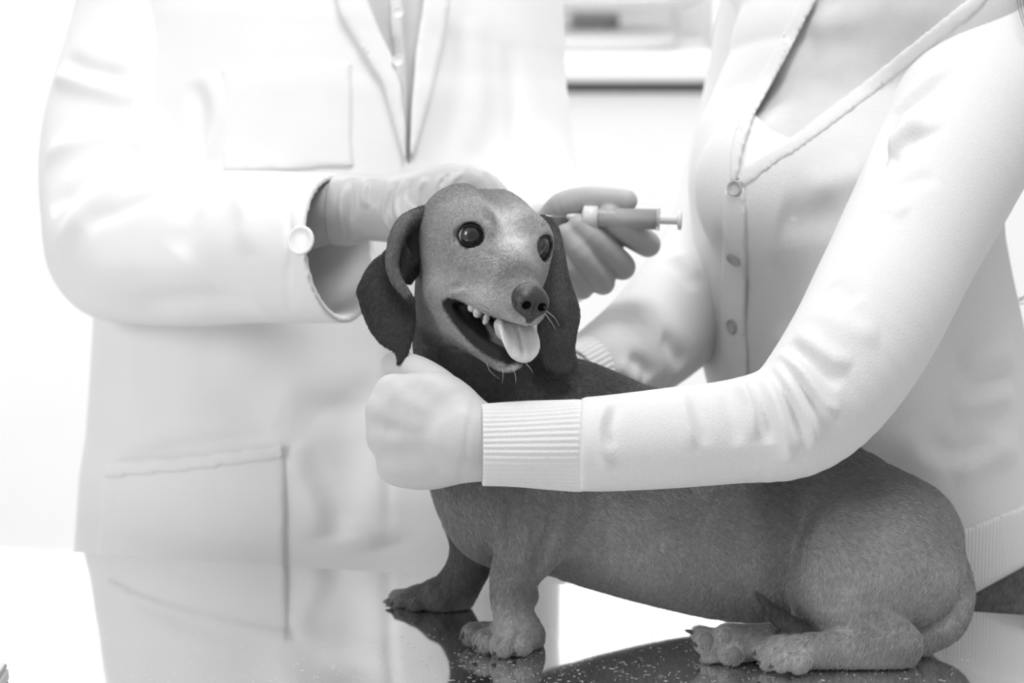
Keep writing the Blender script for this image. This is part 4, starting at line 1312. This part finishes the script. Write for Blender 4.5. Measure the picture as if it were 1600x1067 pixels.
# skirt of the coat below the table top, coarser
fs = Field([q(60, 0, 2.36)[0], low[1] - .16, 2.14], [q(960, 0, 2.36)[0], q(0, 1090, 2.37)[1], 2.72], 0.008)
vet_torso(fs, 0.0)
fs.plane_cut(DOWN, DOWN @ low)
SV, SF = fs.mesh(2)
KV = folds(KV, KF, [
    ([(345, 100), (345, 180), (348, 262)], 0.0025, 0.005), ([(300, 120), (310, 180), (296, 250)], -0.007, 0.010), ([(325, 110), (332, 180), (318, 250)], 0.005, 0.010),
    ([(450, 700), (490, 760), (510, 840)], 0.006, 0.016), ([(470, 700), (515, 770), (545, 850)], -0.006, 0.012), ([(455, 640), (540, 640), (600, 610)], -0.004, 0.018),
    ([(200, 560), (330, 600), (430, 650)], -0.005, 0.030), ([(330, 530), (450, 560), (520, 640)], 0.004, 0.030), ([(180, 712), (300, 700), (435, 684)], -0.006, 0.008),
    ([(640, 250), (636, 400), (612, 600), (605, 850)], -0.005, 0.006), ([(700, 30), (712, 140), (700, 260)], -0.004, 0.012), ([(740, 20), (752, 130), (745, 240)], 0.004, 0.012),
    ([(800, 60), (812, 180), (806, 290)], -0.005, 0.010), ([(600, 700), (590, 800), (600, 860)], 0.004, 0.02), ([(560, 620), (545, 720), (555, 820)], -0.004, 0.02)])
coat = obj('lab_coat', joinm((KV, KF), (SV, SF)), m_coat, vet)
def vpatch(name, poly, t0, t1, m=m_coat, d1=2.36, f=None):
    return obj(name, patch(fvf if f is None else f, poly, 2.12, d1, t0, t1), m, coat)
pk = vpatch('pocket', [(163, 724), (300, 712), (440, 696), (447, 720), (446, 870), (442, 930), (158, 930), (152, 870)], -0.004, 0.0055)
obj('pocket_hem', patch(fvf, [(163, 722), (300, 710), (441, 694), (444, 718), (300, 736), (162, 748)], 2.12, 2.36, 0.002, 0.0078), m_coat, coat)
vpatch('chest_pocket', [(346, 106), (450, 100), (548, 98), (552, 262), (450, 266), (350, 268)], -0.004, 0.0030)
vpatch('lapel', [(512, -60), (556, -60), (574, 0), (594, 50), (613, 88), (626, 130), (634, 200), (634, 258), (618, 200), (598, 130), (566, 80), (530, 20)], -0.004, 0.0085)
vpatch('lapel', [(664, -60), (662, 0), (650, 80), (643, 170), (639, 256), (652, 225), (676, 140), (694, 60), (704, -10), (716, -60)], -0.004, 0.0085)
# shirt under the coat
fsh = Field([q(420, 0, 2.36)[0], q(0, 420, 2.37)[1], 2.16], [q(820, 0, 2.36)[0], q(0, -250, 2.37)[1], 2.5], 0.0045)
vet_torso(fsh, 0.010)
shirt = obj('shirt', fsh.mesh(2), m_shirt, vet)
obj('shirt_placket', patch(fsh, [(598, -100), (626, -100), (634, 60), (640, 250), (630, 250), (612, 60)], 2.12, 2.40, -0.003, 0.005), mat('pale_shirt_band', 0.70, 0.8), shirt)
for v in (20, 95):
    SVn = np.array([s.co for s in shirt.data.vertices])
    p = q(622, v, 2.36 - .142)
    disc('shirt_button', p, np.array([0, 0, -1.0]), .0055, .0022, m_wbutton, shirt)

# sleeve of the arm reaching to the dog's neck: a wide hollow cuff
def vet_sleeve_near():
    f = Field([q(25, 0, 2.2)[0], q(0, 560, 2.2)[1], 1.93], [q(600, 0, 2.1)[0], q(0, -160, 2.36)[1], 2.46], 0.0027)
    f.chain([(q(258, -70, 2.365), .074), (q(222, 60, 2.35), .071), (q(186, 200, 2.32), .072), (q(178, 300, 2.285), .070), (q(205, 375, 2.235), .072), (q(290, 388, 2.18), .070),
             (q(400, 386, 2.115), .0665), (q(500, 388, 2.062), .064), (q(560, 388, 2.03), .063)], 0.006, 4)
    f.sph(q(185, 395, 2.25), .062, 0.02)
    n = np.array([0.93, 0.10, -0.40]); n /= np.linalg.norm(n)
    c = q(532, 385, 2.045)
    f.chain([(q(440, 387, 2.092), .050), (q(500, 388, 2.062), .0565), (q(620, 388, 2.00), .0575)], 0.003, 1, op='s')
    f.plane_cut(n, n @ c)
    V, F = f.mesh(2)
    V = folds(V, F, [
        ([(95, 95), (140, 105), (215, 120)], -0.006, 0.009), ([(85, 115), (130, 130), (210, 155)], 0.006, 0.010), ([(66, 245), (120, 225), (180, 215), (240, 240)], 0.006, 0.012),
        ([(75, 330), (105, 290), (150, 258), (230, 250)], -0.008, 0.009), ([(85, 390), (130, 330), (190, 280), (260, 262)], 0.006, 0.012), ([(130, 350), (180, 320), (260, 290), (330, 270)], -0.005, 0.010),
        ([(215, 225), (255, 262), (290, 268)], -0.006, 0.010), ([(370, 270), (385, 330), (380, 400)], 0.003, 0.012), ([(300, 275), (290, 340), (270, 400)], -0.003, 0.016),
        ([(120, 440), (220, 430), (330, 450)], 0.003, 0.020), ([(200, 490), (300, 470), (400, 480)], -0.003, 0.016), ([(455, 285), (450, 390), (455, 490)], -0.0025, 0.004)], 1.6)
    s = obj('sleeve', (V, F), m_coat, coat)
    N = vnormals(V, F)
    for (u, v, r) in ((467, 373, .0125), (466, 447, .009)):
        p = surf_pt(V, N, u, v); i = np.argmin(np.linalg.norm(V - p, axis=1))
        if r > .01: disc('cuff_button', p - N[i] * 0.0012, N[i], r, .0020, m_wbutton, coat)
    return s
vet_sleeve_near()
def vet_sleeve_far():
    f = Field([q(640, 0, 2.2)[0], q(0, 540, 2.2)[1], 2.03], [q(990, 0, 2.2)[0], q(0, -140, 2.36)[1], 2.46], 0.0036)
    f.chain([(q(806, 300, 2.30), .0585), (q(832, 370, 2.25), .058), (q(850, 392, 2.19), .055), (q(858, 398, 2.15), .050)], 0.006, 4)
    n = np.array([0.1, 0.0, -1.0]); n /= np.linalg.norm(n)
    f.chain([(q(857, 396, 2.13), .036), (q(864, 398, 2.05), .046)], 0.003, 1, op='s')
    f.plane_cut(n, n @ q(860, 397, 2.135))
    V, F = f.mesh(2)
    return obj('sleeve', (V, F), m_coat, coat)
vet_sleeve_far()

# body: one figure with head, arms and hands
def vet_body():
    f = Field([q(120, 0, 2.36)[0], q(0, 500, 2.37)[1], 2.16], [q(920, 0, 2.36)[0], q(0, -700, 2.37)[1], 2.62], 0.0055)
    vet_torso(f, 0.016)
    f.chain([(q(575, -130, 2.37), .075), (q(585, -250, 2.355), .060), (q(590, -330, 2.345), .060)], 0.03, 3)
    hc = q(600, -440, 2.335)
    fd_ = np.array([0.25, -0.42, -0.87]); fd_ /= np.linalg.norm(fd_)
    upv = np.array([0, 1.0, 0]) - fd_ * fd_[1]; upv /= np.linalg.norm(upv)
    lt = np.cross(upv, fd_); H = np.stack([lt, upv, fd_])
    def h3(a, b, c): return hc + lt * a + upv * b + fd_ * c
    f.ell(hc, (.077, .102, .096), H, 0.02)
    f.ell(h3(0, -.060, .045), (.060, .066, .050), H, 0.03)
    f.ell(h3(0, -.02, .098), (.013, .026, .018), H, 0.012)
    f.ell(h3(0, -.105, .072), (.026, .018, .018), H, 0.02)
    for s in (1, -1):
        f.ell(h3(.033 * s, .006, .090), (.015, .010, .010), H, 0.004, op='s')
        f.ell(h3(.078 * s, -.01, -.005), (.010, .032, .018), H, 0.006)
    f.ell(h3(0, -.063, .093), (.026, .008, .008), H, 0.006)
    head = f.mesh(2)
    eyes = [h3(.033 * s, .006, .080) for s in (1, -1)]
    # arms inside the sleeves
    a = Field([q(60, 0, 2.2)[0], q(0, 480, 2.2)[1], 1.96], [q(960, 0, 2.2)[0], q(0, -90, 2.36)[1], 2.44], 0.0045)
    a.chain([(q(228, -40, 2.365), .060), (q(190, 200, 2.32), .050), (q(205, 370, 2.24), .046), (q(330, 372, 2.16), .040), (q(450, 345, 2.085), .030), (q(525, 329, 2.050), .0262), (q(560, 326, 2.042), .019), (q(600, 325, 2.03), .018)], 0.01, 3)
    a.chain([(q(756, -30, 2.36), .055), (q(782, 200, 2.33), .048), (q(836, 370, 2.25), .042), (q(866, 392, 2.13), .030), (q(880, 392, 2.085), .027)], 0.01, 3)
    arms = a.mesh(2)
    # hand round the syringe, palm to the viewer
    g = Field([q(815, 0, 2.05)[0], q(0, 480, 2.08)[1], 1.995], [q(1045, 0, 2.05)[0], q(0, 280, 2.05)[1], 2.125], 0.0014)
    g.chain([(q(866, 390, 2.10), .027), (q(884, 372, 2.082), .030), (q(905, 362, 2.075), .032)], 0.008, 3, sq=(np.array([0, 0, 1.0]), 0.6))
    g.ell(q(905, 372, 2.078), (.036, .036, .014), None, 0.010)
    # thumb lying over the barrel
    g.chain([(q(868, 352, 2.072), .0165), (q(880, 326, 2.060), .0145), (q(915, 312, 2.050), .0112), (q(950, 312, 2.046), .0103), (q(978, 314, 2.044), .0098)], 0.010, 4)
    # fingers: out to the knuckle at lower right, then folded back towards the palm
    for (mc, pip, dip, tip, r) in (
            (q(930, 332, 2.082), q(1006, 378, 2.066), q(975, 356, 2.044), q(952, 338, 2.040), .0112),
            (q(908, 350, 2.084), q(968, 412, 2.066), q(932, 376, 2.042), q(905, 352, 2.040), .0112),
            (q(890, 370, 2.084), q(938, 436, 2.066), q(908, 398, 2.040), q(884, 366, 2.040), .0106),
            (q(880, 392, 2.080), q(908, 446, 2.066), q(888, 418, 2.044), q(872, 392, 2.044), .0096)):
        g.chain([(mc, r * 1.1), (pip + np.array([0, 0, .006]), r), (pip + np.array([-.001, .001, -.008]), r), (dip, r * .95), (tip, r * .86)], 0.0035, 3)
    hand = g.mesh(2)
    return joinm(head, arms, hand), eyes, (hc, lt, upv, fd_)
vb, v_eyes, v_head = vet_body()
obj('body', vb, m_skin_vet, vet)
for p in v_eyes: human_eye(p, v_head[3], vet)
def vet_hair():
    hc, lt, upv, fd_ = v_head
    H = np.stack([lt, upv, fd_])
    f = Field(hc - .16, hc + .17, 0.005)
    f.ell(hc - fd_ * .018 + upv * .026, (.086, .098, .098), H, 0.02)
    f.ell(hc + fd_ * .085 - upv * .075, (.085, .115, .085), H, 0.012, op='s')
    f.ell(hc - upv * .12, (.10, .065, .10), H, 0.012, op='s')
    return obj('hair', f.mesh(2), m_hair, vet)
vet_hair()

# latex glove on the other hand, wrinkled towards the wrist
def vet_glove():
    f = Field([q(500, 0, 2.0)[0], q(0, 440, 2.05)[1], 1.945], [q(830, 0, 2.05)[0], q(0, 235, 2.05)[1], 2.105], 0.0016)
    f.chain([(q(526, 328, 2.05), .0300), (q(545, 327, 2.043), .0305), (q(575, 324, 2.036), .0282), (q(620, 326, 2.03), .0288), (q(665, 322, 2.024), .0310), (q(705, 315, 2.020), .0300)], 0.005, 4, sq=(np.array([0, 0, 1.0]), 0.80))
    f.ell(q(700, 318, 2.022), (.034, .029, .020), None, 0.012)
    f.chain([(q(640, 345, 2.01), .017), (q(680, 372, 2.000), .0135), (q(712, 400, 1.998), .0108), (q(735, 425, 1.998), .0098)], 0.012, 3)     # thumb behind the ear
    for (k, m1, tp, r) in ((q(735, 280, 2.010), q(772, 312, 2.004), q(790, 365, 2.000), .0105), (q(745, 286, 2.020), q(786, 322, 2.014), q(800, 380, 2.006), .0108),
                           (q(738, 300, 2.030), q(784, 335, 2.026), q(798, 392, 2.016), .0104), (q(728, 318, 2.038), q(768, 350, 2.036), q(786, 398, 2.028), .0094)):
        f.chain([(q(690, 312, 2.022), r), (k, r * 1.12), (m1, r), (tp, r * .85)], 0.006, 3)
    n = np.array([-1.0, 0.06, 0.25]); n /= np.linalg.norm(n)
    f.plane_cut(n, n @ q(522, 328, 2.05))
    V, F = f.mesh(2)
    V = folds(V, F, [
        ([(540, 274), (532, 325), (543, 378)], 0.0030, 0.0030), ([(552, 274), (543, 325), (553, 378)], -0.0026, 0.0026), ([(572, 275), (566, 300), (572, 330)], 0.0018, 0.0028),
        ([(583, 276), (577, 300), (584, 322)], -0.0014, 0.0024), ([(612, 278), (598, 310), (596, 345), (612, 366)], 0.0020, 0.0026), ([(630, 278), (616, 305), (620, 340), (650, 352)], 0.0024, 0.0026),
        ([(622, 280), (608, 310), (610, 345)], -0.0016, 0.0022), ([(665, 272), (652, 295), (660, 322)], 0.0024, 0.0026), ([(690, 268), (676, 290), (678, 312)], 0.0018, 0.0024),
        ([(708, 266), (694, 284), (690, 300)], 0.0022, 0.0022), ([(722, 264), (708, 280), (702, 296)], 0.0022, 0.0022), ([(700, 267), (685, 286)], -0.0018, 0.0022), ([(645, 275), (634, 300), (640, 325)], -0.0016, 0.0022),
        ([(632, 305), (642, 318), (655, 322)], 0.0014, 0.0018)])
    return obj('glove', (V, F), m_glove, vet)
vet_glove()

# legs and shoes below the coat
def vet_legs():
    for s in (-1, 1):
        top = low + np.array([.10 * s, .10, .0])
        an = down_to(top, 0.09)
        f = Field(np.minimum(top, an) - .10, np.maximum(top, an) + .10, 0.008)
        f.chain([(top, .075), (an, .052)], 0.01)
        obj('trouser_leg', f.mesh(2), m_trouser, vet)
        shoe(down_to(an, 0.0), np.array([.05 * s, 0, -1.0]), vet)
vet_legs()
del fv, fvf, fs, fsh

# ------------------------------------------------------------------ the syringe
def syringe():
    A = to_world(q(868, 338, 2.043)); B = to_world(q(1066, 344, 2.030))
    ax = (B - A); L = np.linalg.norm(ax); M = frame_z(ax)
    r = empty('syringe', A)
    tag(r, 'clear plastic syringe held in the fingers beside the dog', 'syringe')
    def put(name, prof, m, n=24, s=(1, 1)):
        V, F = lathe(prof, n)
        V = V * np.array([s[0], s[1], 1])
        return obj(name, (V @ M.T + A, F), m, r, world=True)
    k = L / 198.0
    put('needle', [(.0004, -.020), (.0006, -.016), (.0006, 22 * k)], m_steelneedle, 8)
    put('needle_hub', [(.0020, 18 * k), (.0026, 24 * k), (.0030, 38 * k), (.0022, 40 * k)], m_wplastic, 12)
    put('barrel', [(.0022, 36 * k), (.0030, 40 * k), (.0084, 44 * k), (.0088, 48 * k), (.0088, 160 * k), (.0066, 160.5 * k), (.0066, 50 * k), (.0022, 44 * k)], m_plastic, 28)
    put('barrel_collar', [(.0089, 44 * k), (.0100, 44.5 * k), (.0100, 66 * k), (.0089, 66.5 * k)], m_wplastic, 24)
    put('finger_flange', [(.0066, 159 * k), (.0125, 159.2 * k), (.0125, 163 * k), (.0066, 163 * k)], m_plastic, 24, (1.0, 0.75))
    put('plunger_seal', [(.001, 52 * k), (.0060, 56 * k), (.0064, 58 * k), (.0064, 66 * k), (.0056, 67 * k), (.001, 67.5 * k)], m_rubber, 20)
    put('plunger_rod', [(.0030, 67.5 * k), (.0030, 192 * k), (.0026, 193 * k)], m_wplastic, 12, (1.3, 1.3))
    put('thumb_rest', [(.0030, 190 * k), (.0078, 191.5 * k), (.0084, 193 * k), (.0080, 197 * k), (.001, 198 * k)], m_wplastic, 24)
syringe()

# ------------------------------------------------------------------ the dog's coat of short hair
def make_fur_mat():
    m = bpy.data.materials.new('fur_hair'); m.use_nodes = True
    N = m.node_tree.nodes; L = m.node_tree.links
    b = N['Principled BSDF']; b.inputs['Roughness'].default_value = 0.45
    b.inputs['Specular IOR Level'].default_value = 0.2
    at = N.new('ShaderNodeAttribute'); at.attribute_name = 'tone'
    cc = N.new('ShaderNodeCombineColor')
    for i in range(3): L.new(at.outputs['Fac'], cc.inputs[i])
    L.new(cc.outputs[0], b.inputs['Base Color'])
    return m
m_furhair = make_fur_mat()
def flow(P, N):
    """direction in which the coat lies, in sculpting space"""
    Hc = to_head(P)
    a, b, c = Hc[:, 0], Hc[:, 1], Hc[:, 2]
    D = np.tile(np.array([0.85, -0.5, 0.0]), (len(P), 1))
    x, y = P[:, 0], P[:, 1]
    neckw = sstep(0.05, -0.01, x)[:, None]
    D = D * (1 - neckw) + np.array([0.25, -0.95, 0.0]) * neckw
    legw = sstep(-0.155, -0.19, y)[:, None]
    D = D * (1 - legw) + np.array([-0.35, -0.9, 0.0]) * legw
    hw = (sstep(-8.5, -5.5, a) * sstep(-9.5, -7.5, c) * (np.linalg.norm(Hc - np.array([-1, 0, -2.5]), axis=1) < 12))[:, None]
    sb = np.sign(b) * sstep(0.0, 1.5, np.abs(b))
    Hd = np.stack([-np.ones(len(P)), 0.35 * sb, np.where(c > -1.0, 0.45, -0.35)], 1)
    D = D * (1 - hw) + (Hd @ HM.T) * hw
    D = D - N * (D * N).sum(1)[:, None]
    return D / (np.linalg.norm(D, axis=1, keepdims=True) + 1e-9), hw[:, 0]
def fur_on(V, F, T, count, L0, seed, ear=False):
    r = np.random.default_rng(seed)
    A = V[F]
    area = 0.5 * np.linalg.norm(np.cross(A[:, 2] - A[:, 0], A[:, 3] - A[:, 1]), axis=1)
    fi = r.choice(len(F), count, p=area / area.sum())
    s, t = r.random(count)[:, None], r.random(count)[:, None]
    f = F[fi]
    w = [(1 - s) * (1 - t), s * (1 - t), s * t, (1 - s) * t]
    N = vnormals(V, F)
    P = sum(w[i] * V[f[:, i]] for i in range(4))
    Nn = sum(w[i] * N[f[:, i]] for i in range(4)); Nn /= np.linalg.norm(Nn, axis=1, keepdims=True) + 1e-9
    Tn = sum(w[i][:, 0] * T[f[:, i]] for i in range(4))
    if ear:
        D = np.tile(np.array([0.05, -1.0, 0.0]), (count, 1)); D -= Nn * (D * Nn).sum(1)[:, None]
        D /= np.linalg.norm(D, axis=1, keepdims=True) + 1e-9
        L = np.full(count, L0)
        keep = np.ones(count, bool)
    else:
        D, hw = flow(P, Nn)
        L = L0 * (1 - 0.5 * hw)
        keep = Tn > 0.024
        # no hair where the nose leather, pads and table touch
        keep &= np.linalg.norm(P - hd(6.9, 0, -3.2), axis=1) > 0.0125
        Wz = to_world(P)[:, 2] - TABLE_Z
        keep &= Wz > 0.003
        for s_ in (1, -1):
            e = eye_centre(s_); g = eye_dir(s_); w_ = P - e
            al = w_ @ g; rad = np.linalg.norm(w_ - al[:, None] * g, axis=1)
            keep &= ~((al > 0) & (rad < 0.0106) & (np.linalg.norm(w_, axis=1) < 0.02))
            L = np.where((al > 0) & (rad < 0.016) & (np.linalg.norm(w_, axis=1) < 0.025), L * 0.5, L)
    P, Nn, D, L, Tn = P[keep], Nn[keep], D[keep], L[keep], Tn[keep]
    n = len(P)
    D = D + r.normal(size=(n, 3)) * 0.22; D -= Nn * (D * Nn).sum(1)[:, None]; D /= np.linalg.norm(D, axis=1, keepdims=True)
    L = L * r.uniform(0.6, 1.25, n)
    lift = r.uniform(0.12, 0.34, n)[:, None]
    L = L[:, None]
    p1 = P + D * L * 0.5 + Nn * L * 0.5 * lift
    p2 = P + D * L + Nn * L * 0.55 * lift
    pts = np.stack([P - Nn * 0.0003, p1, p2], 1)
    tone = np.clip(Tn * np.exp(r.normal(size=n) * 0.20) * 1.25, 0.006, 0.9)
    return pts, tone
def add_fur(pts, tone, parent, name='fur'):
    n = len(pts)
    Wd = to_world(pts.reshape(-1, 3)) - np.array(parent_world(parent))
    c = bpy.data.hair_curves.new(name)
    c.add_curves([3] * n)
    c.points.foreach_set('position', Wd.astype(np.float32).ravel())
    ra = c.attributes.get('radius') or c.attributes.new('radius', 'FLOAT', 'POINT')
    ra.data.foreach_set('value', np.tile(np.array([0.00013, 0.00011, 0.00004], np.float32), n))
    ta = c.attributes.new('tone', 'FLOAT', 'CURVE')
    ta.data.foreach_set('value', tone.astype(np.float32))
    c.materials.append(m_furhair)
    o = bpy.data.objects.new(name, c)
    COL.objects.link(o); o.parent = parent
    o['kind'] = 'stuff'
    return o
pts, tone = fur_on(DV, DF, DT, 300000, 0.0042, 31)
add_fur(pts, tone, dog)
for eo, (EVv, EFf, ETt) in EARS:
    pts, tone = fur_on(EVv, EFf, ETt, 22000, 0.0036, 41, ear=True)
    add_fur(pts, tone, dog)

# --- whiskers, each hair a part of its own
for (P, r_, m_) in (
    ([q(757, 501, 1.82), q(748, 492, 1.815), q(735, 490, 1.812)], .00022, m_dark_whisker),
    ([q(765, 503, 1.815), q(756, 496, 1.81), q(744, 497, 1.807)], .00022, m_dark_whisker),
    ([q(770, 495, 1.815), q(760, 488, 1.81), q(748, 484, 1.806)], .00022, m_dark_whisker),
    ([q(775, 500, 1.812), q(764, 495, 1.807), q(752, 503, 1.804)], .00022, m_dark_whisker),
    ([q(764, 483, 1.815), q(752, 476, 1.81), q(742, 476, 1.806)], .00020, m_dark_whisker),
    ([q(760, 566, 1.82), q(766, 580, 1.81), q(780, 592, 1.80)], .00018, m_whisker),
    ([q(785, 575, 1.815), q(786, 588, 1.81), q(784, 600, 1.80)], .00018, m_whisker),
    ([q(803, 578, 1.81), q(806, 590, 1.805), q(805, 600, 1.80)], .00018, m_whisker),
    ([q(822, 568, 1.81), q(829, 576, 1.805), q(833, 584, 1.80)], .00018, m_whisker),
    ([q(854, 486, 1.80), q(866, 496, 1.795), q(875, 510, 1.79)], .00020, m_whisker),
    ([q(852, 490, 1.80), q(862, 504, 1.795), q(869, 516, 1.79)], .00018, m_whisker),
    ([q(846, 352, 1.85), q(853, 340, 1.84), q(866, 330, 1.83)], .00020, m_dark_whisker),
    ([q(847, 354, 1.85), q(856, 346, 1.84), q(868, 341, 1.83)], .00018, m_dark_whisker),
    ([q(753, 349, 1.835), q(752, 345, 1.83), q(748, 340, 1.825)], .00018, m_dark_whisker)):
    whisker(P, r_, m_)

# ------------------------------------------------------------------ pale shed hairs and specks on the steel
def shed_hairs():
    V, F = [], []
    r = np.random.default_rng(5)
    spots = []
    for i in range(620):
        u, v = r.uniform(150, 1600), 1067 - abs(r.normal()) * 38
        if r.random() < 0.55: u = r.normal(850, 190)
        spots.append((u, v))
    for (u, v) in spots:
        if v < 930: continue
        p = to_world(onT(u, v)) + np.array([0, 0, 0.0002])
        th = r.uniform(0, math.pi); L = r.uniform(0.0008, 0.0034); bend = r.uniform(-1.2, 1.2); w = r.uniform(0.00008, 0.00018)
        b0 = len(V)
        for k in range(4):
            t = k / 3; a = th + bend * (t - 0.5)
            c = p + np.array([math.cos(th), math.sin(th), 0]) * L * (t - .5) + np.array([-math.sin(th), math.cos(th), 0]) * L * bend * 0.5 * (t - .5) ** 2
            nn = np.array([-math.sin(a), math.cos(a), 0]) * w
            V += [c + nn, c - nn, c + np.array([0, 0, w * 1.2])]
        for k in range(3):
            i0 = b0 + 3 * k; i1 = i0 + 3
            F += [[i0, i0 + 2, i1 + 2, i1], [i0 + 2, i0 + 1, i1 + 1, i1 + 2], [i0 + 1, i0, i1, i1 + 1]]
    o = obj('shed_hair', (np.array(V), np.array(F)), m_shed, None, world=True)
    tag(o, 'fine pale specks of shed hair scattered over the steel table top', 'hair', kind='stuff')
shed_hairs()
